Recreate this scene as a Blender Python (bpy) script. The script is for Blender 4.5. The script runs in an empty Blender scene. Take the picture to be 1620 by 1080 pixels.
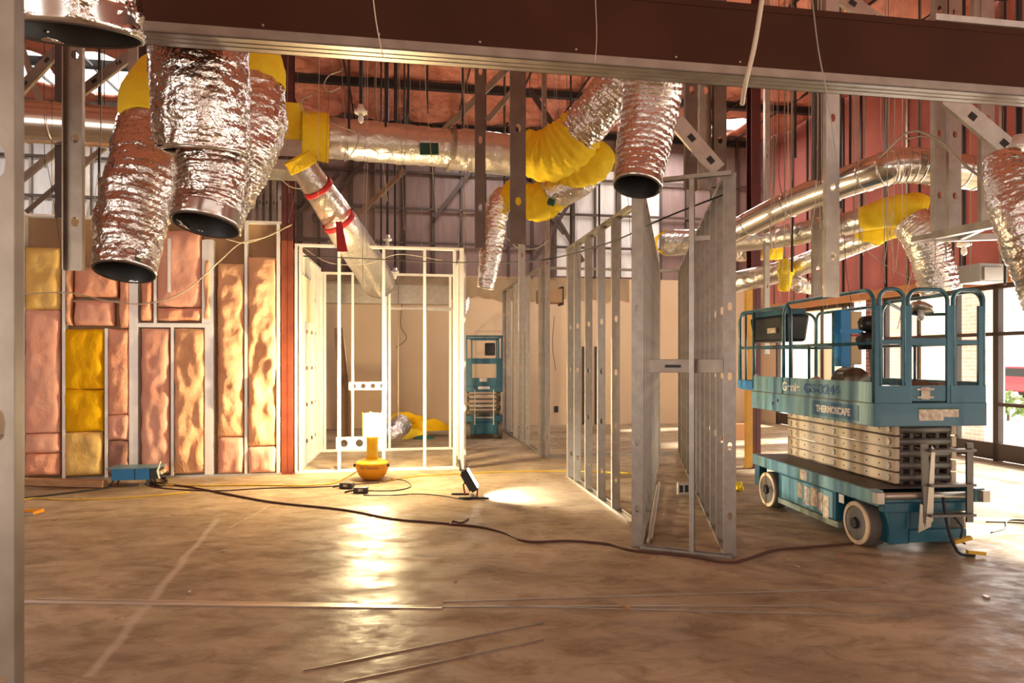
import bpy, math, random
from mathutils import Vector, Matrix, noise
random.seed(7)
S = bpy.context.scene
COL = S.collection
PI = math.pi
# ---------------------------------------------------------------- camera, world, lights, exposure
H = 1.7; F = 1080.0; CX = 810.0; CY = 568.0
cam = bpy.data.objects.new('camera', bpy.data.cameras.new('camera')); COL.objects.link(cam)
cam.location = (0, 0, H); cam.rotation_euler = (PI/2, 0, 0)
cam.data.lens = 24; cam.data.sensor_width = 36; cam.data.shift_y = 28/1620; cam.data.clip_start = .05
cam.data.dof.use_dof = True; cam.data.dof.focus_distance = 8; cam.data.dof.aperture_fstop = 4.5
S.camera = cam
S.view_settings.view_transform = 'Standard'; S.view_settings.look = 'None'
S.view_settings.gamma = 1; S.view_settings.use_curve_mapping = False
S.view_settings.exposure = 0.12
W = bpy.data.worlds.new('world'); S.world = W; W.use_nodes = True
bg = W.node_tree.nodes['Background']; bg.inputs[0].default_value = (1, .96, .92, 1); bg.inputs[1].default_value = 1.9
TH = math.radians(9.5); c_, s_ = math.cos(TH), math.sin(TH)
def UV(u, v, z=0): return Vector((u*c_ - v*s_, u*s_ + v*c_, z))      # building grid -> world
def P(px, py, Y): return Vector(((px-CX)/F*Y, Y, H + (CY-py)/F*Y))
def G(px, py, z=0):
    Y = (H-z)*F/(py-CY); return Vector(((px-CX)/F*Y, Y, z))
def BK(px, py, v):                                                  # point of the grid plane v = const
    t = (px-CX)/F; Y = v/(c_ - t*s_); X = t*Y
    return X*c_+Y*s_, H+(CY-py)/F*Y                                 # u, z
def RW(px, u=9.83):
    t = (px-CX)/F; Y = u/(t*c_+s_); return -t*Y*s_+Y*c_             # v on the plane u = const
def light(name, kind, loc, energy, color, size=.1, rot=(0,0,0), **k):
    d = bpy.data.lights.new(name, kind); o = bpy.data.objects.new(name, d); COL.objects.link(o)
    o.location = loc; o.rotation_euler = rot; d.energy = energy; d.color = color
    if kind == 'AREA': d.shape = 'RECTANGLE'; d.size = size; d.size_y = k.get('sy', size)
    else: d.shadow_soft_size = size
    if kind == 'SPOT': d.spot_size = k.get('angle', 1); d.spot_blend = k.get('blend', .3)
    return o
# unseen fill light added behind the camera, then daylight from the right hand windows
light('added_rear_fill', 'AREA', UV(-6.5, -2.6, 2.3), 190, (1, .92, .82), 6.5, (PI/2, 0, TH+PI), sy=3.6).rotation_euler = (PI/2, 0, TH)
light('window_daylight', 'AREA', UV(9.6, 10, 1.6), 250, (1, .96, .9), 7, (PI/2, 0, TH+PI/2), sy=2.6)
sun = light('sun', 'SUN', (20, 5, 15), 30, (1, .95, .88), 0, (0, 0, 0)); sun.data.angle = math.radians(4)
sun.rotation_euler = (Vector((-c_+.15*s_, -s_-.15*c_, -.62))).to_track_quat('-Z', 'Y').to_euler()
for _u, _v, _e in ((2.2, 14.6, 130), (-8.5, 13.3, 260), (7.2, 15.6, 160)): light('skylight_fill', 'AREA', UV(_u, _v, 7.2), _e, (1, .95, .9), 1.2, (0, 0, TH), sy=1.6)  # skylight daylight plus fill; the middle one is added without an opening
# ---------------------------------------------------------------- mesh helpers
class MB:
    def __init__(s): s.v = []; s.f = []
    def add(s, vs, fs):
        b = len(s.v); s.v += [tuple(x) for x in vs]; s.f += [tuple(i+b for i in f) for f in fs]; return s
    def box(s, x0, x1, y0, y1, z0, z1, M=None):
        vs = [Vector((x, y, z)) for z in (z0, z1) for x, y in ((x0, y0), (x1, y0), (x1, y1), (x0, y1))]
        if M: vs = [M @ q for q in vs]
        return s.add(vs, [(3,2,1,0),(4,5,6,7),(0,1,5,4),(1,2,6,5),(2,3,7,6),(3,0,4,7)])
    def bar(s, a, b, w, d, up=None):
        a = Vector(a); b = Vector(b); t = (b-a); L = t.length; t.normalize()
        up = Vector(up) if up else (Vector((0,0,1)) if abs(t.z) < .9 else Vector((0,1,0)))
        x = t.cross(up).normalized(); y = x.cross(t)
        M = Matrix((x, y, t)).transposed().to_4x4(); M.translation = a
        return s.box(-w/2, w/2, -d/2, d/2, 0, L, M)
    def tube(s, pts, r, n=10, cap=True, closed=False, fr=None):
        pts = [Vector(p) for p in pts]; m = len(pts)
        rs = r if isinstance(r, (list, tuple)) else [r]*m
        T = []
        for i in range(m):
            if closed: t = pts[(i+1) % m]-pts[i-1]
            else: t = pts[min(i+1, m-1)]-pts[max(i-1, 0)]
            T.append(t.normalized())
        x = T[0].orthogonal().normalized(); vs = []
        for i in range(m):
            x = (x - T[i]*x.dot(T[i])).normalized(); y = T[i].cross(x)
            for k in range(n):
                a = 2*PI*k/n; d = x*math.cos(a)+y*math.sin(a)
                rr = rs[i] if fr is None else fr(rs[i], i, m, a, pts[i], d)
                vs.append(pts[i]+d*rr)
        fs = []
        for i in range(m if closed else m-1):
            j = (i+1) % m
            for k in range(n):
                l = (k+1) % n; fs.append((i*n+k, i*n+l, j*n+l, j*n+k))
        if cap and not closed: fs += [tuple(range(n))[::-1], tuple((m-1)*n+k for k in range(n))]
        return s.add(vs, fs)
    def cyl(s, a, b, r, n=16): return s.tube([a, b], r, n)
    def lathe(s, prof, n=24, c=(0,0,0), M=None, cap=True):
        vs = []
        for r, z in prof:
            for k in range(n):
                a = 2*PI*k/n; q = Vector((c[0]+r*math.cos(a), c[1]+r*math.sin(a), c[2]+z))
                vs.append(M @ q if M else q)
        fs = [(i*n+k, i*n+(k+1) % n, (i+1)*n+(k+1) % n, (i+1)*n+k) for i in range(len(prof)-1) for k in range(n)]
        if cap: fs += [tuple(range(n))[::-1], tuple((len(prof)-1)*n+k for k in range(n))]
        return s.add(vs, fs)
    def mesh(s, name, smooth=False):
        m = bpy.data.meshes.new(name); m.from_pydata(s.v, [], s.f)
        if smooth: m.polygons.foreach_set('use_smooth', [True]*len(m.polygons))
        m.update(); return m
    def build(s, name, mat, parent=None, smooth=False, bevel=0, sol=0, loc=None, rz=None, world=False):
        o = bpy.data.objects.new(name, s.mesh(name, smooth)); COL.objects.link(o)
        o.data.materials.append(mat)
        if parent:
            o.parent = parent
            if world: o.matrix_parent_inverse = MI(parent)
        if loc is not None: o.location = loc
        if rz is not None: o.rotation_euler.z = rz
        if bevel:
            b = o.modifiers.new('bevel', 'BEVEL'); b.width = bevel; b.segments = 2; b.limit_method = 'ANGLE'
        if sol:
            b = o.modifiers.new('solidify', 'SOLIDIFY'); b.thickness = sol; b.offset = 0
        return o
def MI(p): return (Matrix.Translation(p.location) @ Matrix.Rotation(p.rotation_euler.z, 4, 'Z')).inverted()
def tag(o, label=None, cat=None, group=None, kind=None):
    if label: o['label'] = label
    if cat: o['category'] = cat
    if group: o['group'] = group
    if kind: o['kind'] = kind
    return o
def empty(name, loc, rz=0, label=None, cat=None, group=None):
    o = bpy.data.objects.new(name, None); COL.objects.link(o); o.location = loc; o.rotation_euler.z = rz
    o.empty_display_size = .1
    return tag(o, label, cat, group)
def copy_tree(o, parent=None):
    c = o.copy(); COL.objects.link(c); c.parent = parent
    for ch in list(o.children): copy_tree(ch, c)
    return c
def struct(o): o['kind'] = 'structure'; return o
def spline(pts, per=8):
    pts = [Vector(p) for p in pts]
    if len(pts) < 3: 
        return [pts[0].lerp(pts[-1], i/(per)) for i in range(per+1)]
    q = [pts[0]*2-pts[1]]+pts+[pts[-1]*2-pts[-2]]; out = []
    for i in range(1, len(q)-2):
        for k in range(per):
            t = k/per; a, b, c, d = q[i-1:i+3]
            out.append(.5*((2*b)+(c-a)*t+(2*a-5*b+4*c-d)*t*t+(3*b-a-3*c+d)*t**3))
    out.append(pts[-1]); return out
# ---------------------------------------------------------------- materials
def mat(name, col, rough=.6, metal=0, bump=0, bscale=20, var=None, vscale=3, emit=None, es=0, detail=5, spec=.5, stretch=None, rvar=0, dist=.02, coat=0, bumptex='noise'):
    m = bpy.data.materials.new(name); m.use_nodes = True; nt = m.node_tree; b = nt.nodes['Principled BSDF']
    b.inputs['Base Color'].default_value = (*col, 1); b.inputs['Roughness'].default_value = rough
    b.inputs['Metallic'].default_value = metal; b.inputs['Specular IOR Level'].default_value = spec
    if coat: b.inputs['Coat Weight'].default_value = coat
    tc = nt.nodes.new('ShaderNodeTexCoord'); src = tc.outputs['Object']
    if stretch:
        mp = nt.nodes.new('ShaderNodeMapping'); mp.inputs['Scale'].default_value = stretch
        nt.links.new(src, mp.inputs[0]); src = mp.outputs[0]
    if var:
        n = nt.nodes.new('ShaderNodeTexNoise'); n.inputs['Scale'].default_value = vscale; n.inputs['Detail'].default_value = detail
        r = nt.nodes.new('ShaderNodeValToRGB'); r.color_ramp.elements[0].position = .35; r.color_ramp.elements[1].position = .68
        r.color_ramp.elements[0].color = (*col, 1); r.color_ramp.elements[1].color = (*var, 1)
        nt.links.new(src, n.inputs[0]); nt.links.new(n.outputs[0], r.inputs[0]); nt.links.new(r.outputs[0], b.inputs['Base Color'])
        if rvar:
            mr = nt.nodes.new('ShaderNodeMapRange'); mr.inputs[3].default_value = max(0, rough-rvar); mr.inputs[4].default_value = rough+rvar
            nt.links.new(n.outputs[0], mr.inputs[0]); nt.links.new(mr.outputs[0], b.inputs['Roughness'])
    if bump:
        if bumptex == 'noise':
            n2 = nt.nodes.new('ShaderNodeTexNoise'); n2.inputs['Scale'].default_value = bscale; n2.inputs['Detail'].default_value = 4; out = n2.outputs[0]
        else:
            n2 = nt.nodes.new('ShaderNodeTexVoronoi'); n2.inputs['Scale'].default_value = bscale; out = n2.outputs['Distance']
        bp = nt.nodes.new('ShaderNodeBump'); bp.inputs['Strength'].default_value = bump; bp.inputs['Distance'].default_value = dist
        nt.links.new(src, n2.inputs[0]); nt.links.new(out, bp.inputs['Height']); nt.links.new(bp.outputs[0], b.inputs['Normal'])
    if emit: b.inputs['Emission Color'].default_value = (*emit, 1); b.inputs['Emission Strength'].default_value = es
    return m
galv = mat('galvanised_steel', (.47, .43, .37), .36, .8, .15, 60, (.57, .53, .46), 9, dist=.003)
galv_d = mat('backlit_galvanised_steel', (.27, .215, .17), .42, .7, .15, 40, (.36, .30, .24), 6, dist=.003)  # darker copy of galv: backlit shade put into the steel colour
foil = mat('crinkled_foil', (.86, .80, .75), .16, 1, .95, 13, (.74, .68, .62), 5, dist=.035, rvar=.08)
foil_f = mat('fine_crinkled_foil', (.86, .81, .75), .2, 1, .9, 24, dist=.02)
galv_m = mat('shaded_galvanised_steel', (.34, .30, .255), .4, .75, .15, 60, (.43, .385, .33), 9, dist=.003)  # darker copy of galv: shade on the corridor webs put into the colour
galv_b = mat('lamplit_galvanised_steel', (.80, .77, .72), .4, .25, .1, 60, (.86, .83, .79), 9, dist=.003)  # brighter copy of galv: work lamp glare put into the steel colour
foil_w = mat('white_foil_wrap', (.74, .69, .63), .28, .85, .8, 9, dist=.025)
spiral = mat('spiral_duct_steel', (.74, .70, .64), .2, .95, .12, 5, dist=.01)
yel = mat('yellow_glass_fibre', (.96, .70, .05), .85, 0, .6, 14, (.93, .62, .03), 4, dist=.03, spec=.08)
pale_y = mat('pale_yellow_glass_fibre', (.85, .60, .22), .9, 0, .6, 10, (.78, .50, .14), 5, dist=.03, spec=.08)
yel_b = mat('golden_glass_fibre', (.88, .52, .01), .9, 0, .6, 10, (.80, .42, .01), 6, dist=.03, spec=.08)
pink = mat('pink_glass_fibre', (.88, .47, .32), .95, 0, .8, 7, (.78, .36, .24), 3.2, dist=.05, spec=.08)
pink2 = mat('rose_glass_fibre', (.88, .50, .38), .95, 0, .5, 6, (.82, .42, .31), 3, dist=.04, spec=.08)
peach = mat('orange_glass_fibre', (.88, .53, .31), .95, 0, .7, 8, (.80, .43, .25), 3.5, dist=.04, spec=.08)
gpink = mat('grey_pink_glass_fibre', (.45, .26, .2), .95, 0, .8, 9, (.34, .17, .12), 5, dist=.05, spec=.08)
ceil_m = mat('pink_ceiling_fibre', (.62, .25, .17), .95, 0, 1, 5, (.45, .15, .10), 1.6, dist=.12, spec=.08)
dark = mat('black_steel', (.02, .018, .017), .5)
darkbr = mat('dark_brown_steel', (.06, .035, .026), .55)
black = mat('black_plastic', (.012, .012, .013), .35)
rubber = mat('black_rubber', (.02, .019, .018), .7)
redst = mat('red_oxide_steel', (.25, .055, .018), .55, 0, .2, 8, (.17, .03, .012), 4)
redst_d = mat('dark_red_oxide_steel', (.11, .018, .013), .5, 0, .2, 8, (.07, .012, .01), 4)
header_m = mat('brown_header_board', (.06, .019, .009), .7, 0, .1, 4, (.045, .014, .007), 2, spec=.15)
tan = mat('kraft_backing_board', (.36, .22, .12), .85, 0, .1, 8, (.30, .175, .09), 2)
beige = mat('unpainted_drywall', (.62, .455, .30), .85, 0, .05, 8, (.57, .41, .265), .8, spec=.08)
drywall_y = mat('cream_drywall', (.72, .62, .42), .8, 0, .05, 8, (.66, .56, .36), 3)
mud = mat('taped_brown_edge', (.34, .235, .13), .85, 0, .1, 8, (.26, .17, .09), 3)
mauve = mat('mauve_wall_liner', (.23, .15, .135), .5, .15, .2, 3, (.19, .12, .105), 1.3, stretch=(6, 1, 1), dist=.03)
silver_l = mat('skylit_white_liner', (.74, .72, .70), .5, .1, .25, 3, (.62, .60, .58), 1.4, stretch=(5, 1, 1), dist=.03)  # skylight falling on the upper wall is put into this pale colour
pinkpan = mat('pink_faced_insulation_panel', (.52, .18, .15), .85, 0, .4, 3, (.42, .135, .11), 1.5, dist=.04, spec=.08)
wood = mat('orange_timber', (.52, .22, .07), .6, 0, .3, 6, (.42, .16, .05), 4, stretch=(1, 8, 8))
plank = mat('raw_timber', (.56, .33, .17), .75, 0, .3, 6, (.45, .25, .12), 4, stretch=(1, 8, 8))
galv_s = mat('shadowed_brown_stud', (.13, .085, .06), .45, .45, .15, 40, (.18, .125, .09), 6, dist=.003)  # backlit shade of the hanging studs put into the steel colour
brownwood = mat('dark_timber', (.20, .115, .06), .7, 0, .3, 6, (.15, .08, .04), 4, stretch=(8, 8, 1))
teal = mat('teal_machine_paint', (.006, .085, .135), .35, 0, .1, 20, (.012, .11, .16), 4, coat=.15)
teal_w = mat('pale_streaked_teal_paint', (.06, .20, .26), .4, .1, .1, 20, (.18, .35, .39), 3, coat=.2, stretch=(1, 5, .4))
teal_rail = mat('scuffed_teal_rail', (.008, .075, .11), .35, 0, .15, 25, (.04, .16, .19), 9, coat=.2)
cream_arm = mat('cream_scissor_arm', (.62, .50, .36), .5, 0, .1, 12, (.52, .39, .26), 3)
greyst = mat('grey_step_steel', (.17, .15, .13), .45, .5)
brt_grey = mat('worn_bright_steel', (.5, .45, .38), .35, .8)
tyre_w = mat('cream_tyre_sidewall', (.72, .55, .38), .7, 0, .3, 20, (.6, .42, .26), 8)
tyre = mat('grey_brown_tyre', (.17, .14, .11), .8, 0, .4, 18, (.12, .10, .08), 6)
white = mat('white_decal', (.8, .76, .68), .5)
decal = mat('worn_decal', (.72, .64, .50), .5, 0, 0, 1, (.35, .22, .16), 22)
blue_t = mat('faded_blue_lettering', (.03, .12, .30), .5)
yellow_p = mat('yellow_lamp_plastic', (.95, .58, .02), .35, 0)
orange_p = mat('orange_lamp_plastic', (.92, .38, .015), .35, 0)
ypaint = mat('yellow_safety_paint', (.62, .32, .02), .5, 0, .1, 8, (.5, .24, .02), 4)
bluebox = mat('blue_power_box_paint', (.01, .21, .50), .4)
cord_y = mat('yellow_cord', (.75, .48, .03), .6)
cord_b = mat('brown_cord', (.09, .035, .022), .6)
cord_k = mat('black_cord', (.02, .017, .015), .6)
wire_w = mat('cream_wire', (.62, .52, .38), .5)
cable_g = mat('grey_cable', (.38, .34, .28), .5)
red_s = mat('red_strap', (.45, .01, .012), .6)
grn = mat('green_label', (.01, .08, .05), .5)
cardboard = mat('cardboard', (.40, .19, .08), .8)
leather = mat('brown_cloth', (.16, .07, .03), .9, 0, .5, 15)
gbox = mat('grey_equipment_box', (.30, .29, .26), .5)
bronze = mat('bronze_window_frame', (.075, .055, .045), .45, .3)
glow = mat('lit_lamp_globe', (1, .9, .6), .4, emit=(1, .80, .42), es=14)
glow_w = mat('flood_lamp_lens', (1, 1, .9), .3, emit=(1, .93, .75), es=90)
bulb_g = mat('unlit_glass_bulb', (.85, .82, .75), .12, .2, coat=.8)
leaf = mat('leaf_green', (.10, .19, .05), .8, 0, .5, 8, (.3, .4, .15), 4)
carred = mat('red_car_paint', (.5, .03, .05), .3, coat=.5)
asphalt = mat('pale_forecourt', (.80, .77, .72), .9, 0, .2, 5, (.58, .55, .5), 1)
def mat_glass():
    m = bpy.data.materials.new('window_glass'); m.use_nodes = True; nt = m.node_tree; nt.nodes.clear()
    o = nt.nodes.new('ShaderNodeOutputMaterial'); mx = nt.nodes.new('ShaderNodeMixShader')
    t = nt.nodes.new('ShaderNodeBsdfTransparent'); g = nt.nodes.new('ShaderNodeBsdfGlossy'); g.inputs['Roughness'].default_value = .02
    mx.inputs[0].default_value = .06; t.inputs[0].default_value = (.97, .99, .98, 1)
    nt.links.new(t.outputs[0], mx.inputs[1]); nt.links.new(g.outputs[0], mx.inputs[2]); nt.links.new(mx.outputs[0], o.inputs[0]); return m
glass = mat_glass()
def mat_brick():
    m = bpy.data.materials.new('red_brick'); m.use_nodes = True; nt = m.node_tree; b = nt.nodes['Principled BSDF']
    tc = nt.nodes.new('ShaderNodeTexCoord'); mp = nt.nodes.new('ShaderNodeMapping'); mp.inputs['Rotation'].default_value = (PI/2, 0, 0)
    # brick rows run with height: swap axes so that z is the texture's y
    sx = nt.nodes.new('ShaderNodeSeparateXYZ'); cb = nt.nodes.new('ShaderNodeCombineXYZ'); ad = nt.nodes.new('ShaderNodeMath'); ad.operation = 'ADD'
    nt.links.new(tc.outputs['Object'], sx.inputs[0]); nt.links.new(sx.outputs[0], ad.inputs[0]); nt.links.new(sx.outputs[1], ad.inputs[1])
    nt.links.new(ad.outputs[0], cb.inputs[0]); nt.links.new(sx.outputs[2], cb.inputs[1])
    br = nt.nodes.new('ShaderNodeTexBrick'); br.inputs['Scale'].default_value = 1; br.inputs['Brick Width'].default_value = .22; br.inputs['Row Height'].default_value = .08
    br.inputs['Mortar Size'].default_value = .008; br.inputs['Color1'].default_value = (.33, .12, .08, 1); br.inputs['Color2'].default_value = (.24, .08, .055, 1); br.inputs['Mortar'].default_value = (.5, .42, .36, 1)
    nt.links.new(cb.outputs[0], br.inputs[0]); nt.links.new(br.outputs[0], b.inputs['Base Color']); b.inputs['Roughness'].default_value = .9
    return m
brick = mat_brick()
brick_p = mat_brick(); brick_p.name = 'glare_bleached_brick'  # paler copy of the brick: outdoor glare put into its colours
for nd in brick_p.node_tree.nodes:
    if nd.type == 'TEX_BRICK': nd.inputs['Color1'].default_value = (.72, .52, .46, 1); nd.inputs['Color2'].default_value = (.62, .42, .36, 1); nd.inputs['Mortar'].default_value = (.8, .75, .7, 1)
def mat_paper():
    m = bpy.data.materials.new('papered_window'); m.use_nodes = True; nt = m.node_tree; nt.nodes.clear()
    o = nt.nodes.new('ShaderNodeOutputMaterial'); mx = nt.nodes.new('ShaderNodeMixShader'); d = nt.nodes.new('ShaderNodeBsdfDiffuse'); t = nt.nodes.new('ShaderNodeBsdfTranslucent')
    d.inputs[0].default_value = (.82, .74, .60, 1); t.inputs[0].default_value = (.85, .76, .60, 1); mx.inputs[0].default_value = .5
    nt.links.new(d.outputs[0], mx.inputs[1]); nt.links.new(t.outputs[0], mx.inputs[2]); nt.links.new(mx.outputs[0], o.inputs[0]); return m
paper = mat_paper()
def mat_floor():
    m = bpy.data.materials.new('stained_concrete'); m.use_nodes = True; nt = m.node_tree; b = nt.nodes['Principled BSDF']; N = nt.nodes.new; L = nt.links.new
    tc = N('ShaderNodeTexCoord')
    def ns(scale, detail, rough=.6, stretch=None, dist=0):
        n = N('ShaderNodeTexNoise'); n.inputs['Scale'].default_value = scale; n.inputs['Detail'].default_value = detail; n.inputs['Roughness'].default_value = rough; n.inputs['Distortion'].default_value = dist
        if stretch:
            mp = N('ShaderNodeMapping'); mp.inputs['Scale'].default_value = stretch; L(tc.outputs['Object'], mp.inputs[0]); L(mp.outputs[0], n.inputs[0])
        else: L(tc.outputs['Object'], n.inputs[0])
        return n
    a = ns(.55, 8, .62, (1, 1.4, 1), .4); r1 = N('ShaderNodeValToRGB'); e = r1.color_ramp.elements
    e[0].position = .34; e[0].color = (.235, .168, .108, 1); e[1].position = .66; e[1].color = (.47, .365, .245, 1)
    L(a.outputs[0], r1.inputs[0])
    d = ns(2.4, 9, .7, (1, 1.8, 1), .6); r2 = N('ShaderNodeValToRGB'); e = r2.color_ramp.elements
    e[0].position = .38; e[0].color = (.40, .33, .28, 1); e[1].position = .54; e[1].color = (1, 1, 1, 1); L(d.outputs[0], r2.inputs[0])
    mu = N('ShaderNodeMixRGB'); mu.blend_type = 'MULTIPLY'; mu.inputs[0].default_value = .55; L(r1.outputs[0], mu.inputs[1]); L(r2.outputs[0], mu.inputs[2])
    # pale saw cut joint running away on the left and a faint second one
    sx = N('ShaderNodeSeparateXYZ'); L(tc.outputs['Object'], sx.inputs[0]); wob = ns(1.3, 4)
    prev = mu.outputs[0]
    for (A, B, wd, st) in ((G(140, 1070), G(345, 820), .045, .5), (G(365, 835), G(425, 800), .012, .7)):
        dv = (B-A); Ln = dv.length; dv.normalize(); nrm = Vector((-dv.y, dv.x, 0)); k = A.dot(nrm)
        m1 = N('ShaderNodeMath'); m1.operation = 'MULTIPLY'; m1.inputs[1].default_value = nrm.x; L(sx.outputs[0], m1.inputs[0])
        m2 = N('ShaderNodeMath'); m2.operation = 'MULTIPLY_ADD'; m2.inputs[1].default_value = nrm.y; L(sx.outputs[1], m2.inputs[0]); L(m1.outputs[0], m2.inputs[2])
        m3 = N('ShaderNodeMath'); m3.operation = 'MULTIPLY_ADD'; m3.inputs[1].default_value = .12; L(wob.outputs[0], m3.inputs[0]); L(m2.outputs[0], m3.inputs[2])
        m4 = N('ShaderNodeMath'); m4.operation = 'SUBTRACT'; m4.inputs[1].default_value = k+.06; L(m3.outputs[0], m4.inputs[0])
        m5 = N('ShaderNodeMath'); m5.operation = 'ABSOLUTE'; L(m4.outputs[0], m5.inputs[0])
        mr = N('ShaderNodeMapRange'); mr.inputs[1].default_value = wd*.3; mr.inputs[2].default_value = wd; mr.inputs[3].default_value = st; mr.inputs[4].default_value = 0; L(m5.outputs[0], mr.inputs[0])
        # limit along the line
        q1 = N('ShaderNodeMath'); q1.operation = 'MULTIPLY'; q1.inputs[1].default_value = dv.x; L(sx.outputs[0], q1.inputs[0])
        q2 = N('ShaderNodeMath'); q2.operation = 'MULTIPLY_ADD'; q2.inputs[1].default_value = dv.y; L(sx.outputs[1], q2.inputs[0]); L(q1.outputs[0], q2.inputs[2])
        q3 = N('ShaderNodeMath'); q3.operation = 'COMPARE'; q3.inputs[1].default_value = A.dot(dv)+Ln/2; q3.inputs[2].default_value = Ln/2; L(q2.outputs[0], q3.inputs[0])
        q4 = N('ShaderNodeMath'); q4.operation = 'MULTIPLY'; L(mr.outputs[0], q4.inputs[0]); L(q3.outputs[0], q4.inputs[1])
        mx = N('ShaderNodeMixRGB'); mx.inputs[2].default_value = (.58, .48, .38, 1); L(q4.outputs[0], mx.inputs[0]); L(prev, mx.inputs[1]); prev = mx.outputs[0]
    L(prev, b.inputs['Base Color'])
    g = ns(4.5, 8, .65); mr = N('ShaderNodeMapRange'); mr.inputs[1].default_value = .3; mr.inputs[2].default_value = .7; mr.inputs[3].default_value = .22; mr.inputs[4].default_value = .62
    L(g.outputs[0], mr.inputs[0]); L(mr.outputs[0], b.inputs['Roughness']); h_ = ns(2.2, 7, .7, (1, 2, 1), .5); hr = N('ShaderNodeMapRange'); hr.inputs[1].default_value = .44; hr.inputs[2].default_value = .6; hr.inputs[3].default_value = .012; hr.inputs[4].default_value = .10
    L(h_.outputs[0], hr.inputs[0]); L(hr.outputs[0], b.inputs['Specular IOR Level'])
    f = ns(7, 6, .6); bp = N('ShaderNodeBump'); bp.inputs['Strength'].default_value = .25; bp.inputs['Distance'].default_value = .02; L(f.outputs[0], bp.inputs['Height']); L(bp.outputs[0], b.inputs['Normal'])
    return m
floor_m = mat_floor()
# ---------------------------------------------------------------- structure
VB = 17.2; UR = 9.83; ZC = 7.6
fl = MB(); pts = [UV(-13, -5), UV(9.93, -5), UV(9.93, 17.5), UV(-13, 17.5)]
fl.add([p+Vector((0,0,-.15)) for p in pts]+pts, [(3,2,1,0),(4,5,6,7),(0,1,5,4),(1,2,6,5),(2,3,7,6),(3,0,4,7)])
struct(fl.build('floor', floor_m))
MT = Matrix.Rotation(TH, 4, 'Z')
def gbox_(mb, u0, u1, v0, v1, z0, z1): return mb.box(u0, u1, v0, v1, z0, z1)
def gbuild(mb, name, m, parent=None, **k):
    o = mb.build(name, m, parent, **k)
    if not parent: o.rotation_euler.z = TH
    return o
# ceiling of sagging pink batts between purlins, two skylight openings
def uvof(px, py, z):
    Y = (z-H)*F/(CY-py); X = (px-CX)/F*Y; return X*c_+Y*s_, -X*s_+Y*c_
sk1 = uvof(165, 110, ZC); sk2 = uvof(1150, 196, ZC); sk3 = uvof(45, 95, ZC)
HOLES = [(sk1[0]-.65, sk1[0]+.75, sk1[1]-.9, sk1[1]+1.3), (sk2[0]-.5, sk2[0]+.5, sk2[1]-.6, sk2[1]+.6), (sk3[0]-.5, sk3[0]+.35, sk3[1]-.5, sk3[1]+.8)]
PUR = [VB-2.6*i for i in range(0, 8)]
cb = MB(); st = .17; nu = int(22.4/st); nv = int(20.4/st)
def cz(u, v):
    k = (VB-v)/2.6; a = (k % 1)-.5; w = (u/1.22) % 1-.5
    z = ZC-.22*(1-(2*a)**4)*(.7+.3*(1-(2*w)**4)) + .16*noise.noise(Vector((u*1.3, v*1.3, 0))) + .07*noise.noise(Vector((u*4, v*4, 3)))
    return z+.12
idx = {}
for i in range(nu+1):
    for j in range(nv+1):
        u = -12.5+i*st; v = -3+j*st; idx[i, j] = len(cb.v); cb.v.append((u, v, cz(u, v)))
for i in range(nu):
    for j in range(nv):
        u = -12.5+(i+.5)*st; v = -3+(j+.5)*st
        if any(h[0] < u < h[1] and h[2] < v < h[3] for h in HOLES): continue
        cb.f.append((idx[i, j], idx[i, j+1], idx[i+1, j+1], idx[i+1, j]))
ceiling = struct(gbuild(cb, 'ceiling', ceil_m, smooth=True, sol=.05))
for v in PUR:
    m = MB(); m.box(-12.4, 9.6, v-.03, v+.03, ZC-.16, ZC-.02); m.box(-12.4, 9.6, v-.07, v+.07, ZC-.18, ZC-.16); m.build('purlin', dark, ceiling)
for i in range(18):
    u = -12+i*1.22
    for k in range(3):
        v1 = PUR[k]; m = MB(); m.bar((u, v1, ZC-.15), (u+random.uniform(-.03, .03), v1-2.6, ZC-.15), .025, .05); m.build('bridging_rod', dark, ceiling)
# back wall
wb = MB(); wb.box(-13, UR+.1, VB, VB+.2, 0, 3.8)
wall_back = struct(gbuild(wb, 'wall_back', beige))
wu = MB(); wu.box(-5.2, UR+.1, VB+.02, VB+.2, 3.8, ZC+.3); wu.build('upper_liner', mauve, wall_back)
wu = MB(); wu.box(-13, -5.2, VB+.02, VB+.2, 3.8, ZC+.3); wu.build('upper_liner', silver_l, wall_back)  # left stretch paler: skylight put into the liner colour
wu = MB(); wu.box(4.05, 6.9, VB-.01, VB+.02, 3.85, 6.6); wu.build('skylit_panel', silver_l, wall_back)  # glow on the upper wall put in as a pale panel
# ragged taped edge on top of the drywall
m = MB(); u0, u1 = -6.0, 6.0; n = 60
for i in range(n+1):
    u = u0+(u1-u0)*i/n; zb = 3.22+.16*noise.noise(Vector((u*1.7, 0, 0)))+.1*noise.noise(Vector((u*6, 2, 0)))
    m.v += [(u, VB-.006, zb), (u, VB-.006, 3.79)]
for i in range(n): m.f.append((2*i, 2*i+2, 2*i+3, 2*i+1))
m.build('taped_edge', mud, wall_back, sol=.008)
u = -12.6
while u < 9.7:
    m = MB(); w = random.choice((.05, .05, .08, .12)); m.box(u, u+w, VB-.07, VB+.02, 3.8, ZC); m.build('girt_stud', darkbr if u > -5.2 else galv_d, wall_back)
    u += random.choice((.48, .6, .6, .72))
m = MB()
for z in (4.55, 5.4, 6.3): m.box(-12.6, 9.7, VB-.11, VB-.07, z, z+.06)
m.build('girt', darkbr, wall_back)
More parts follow.
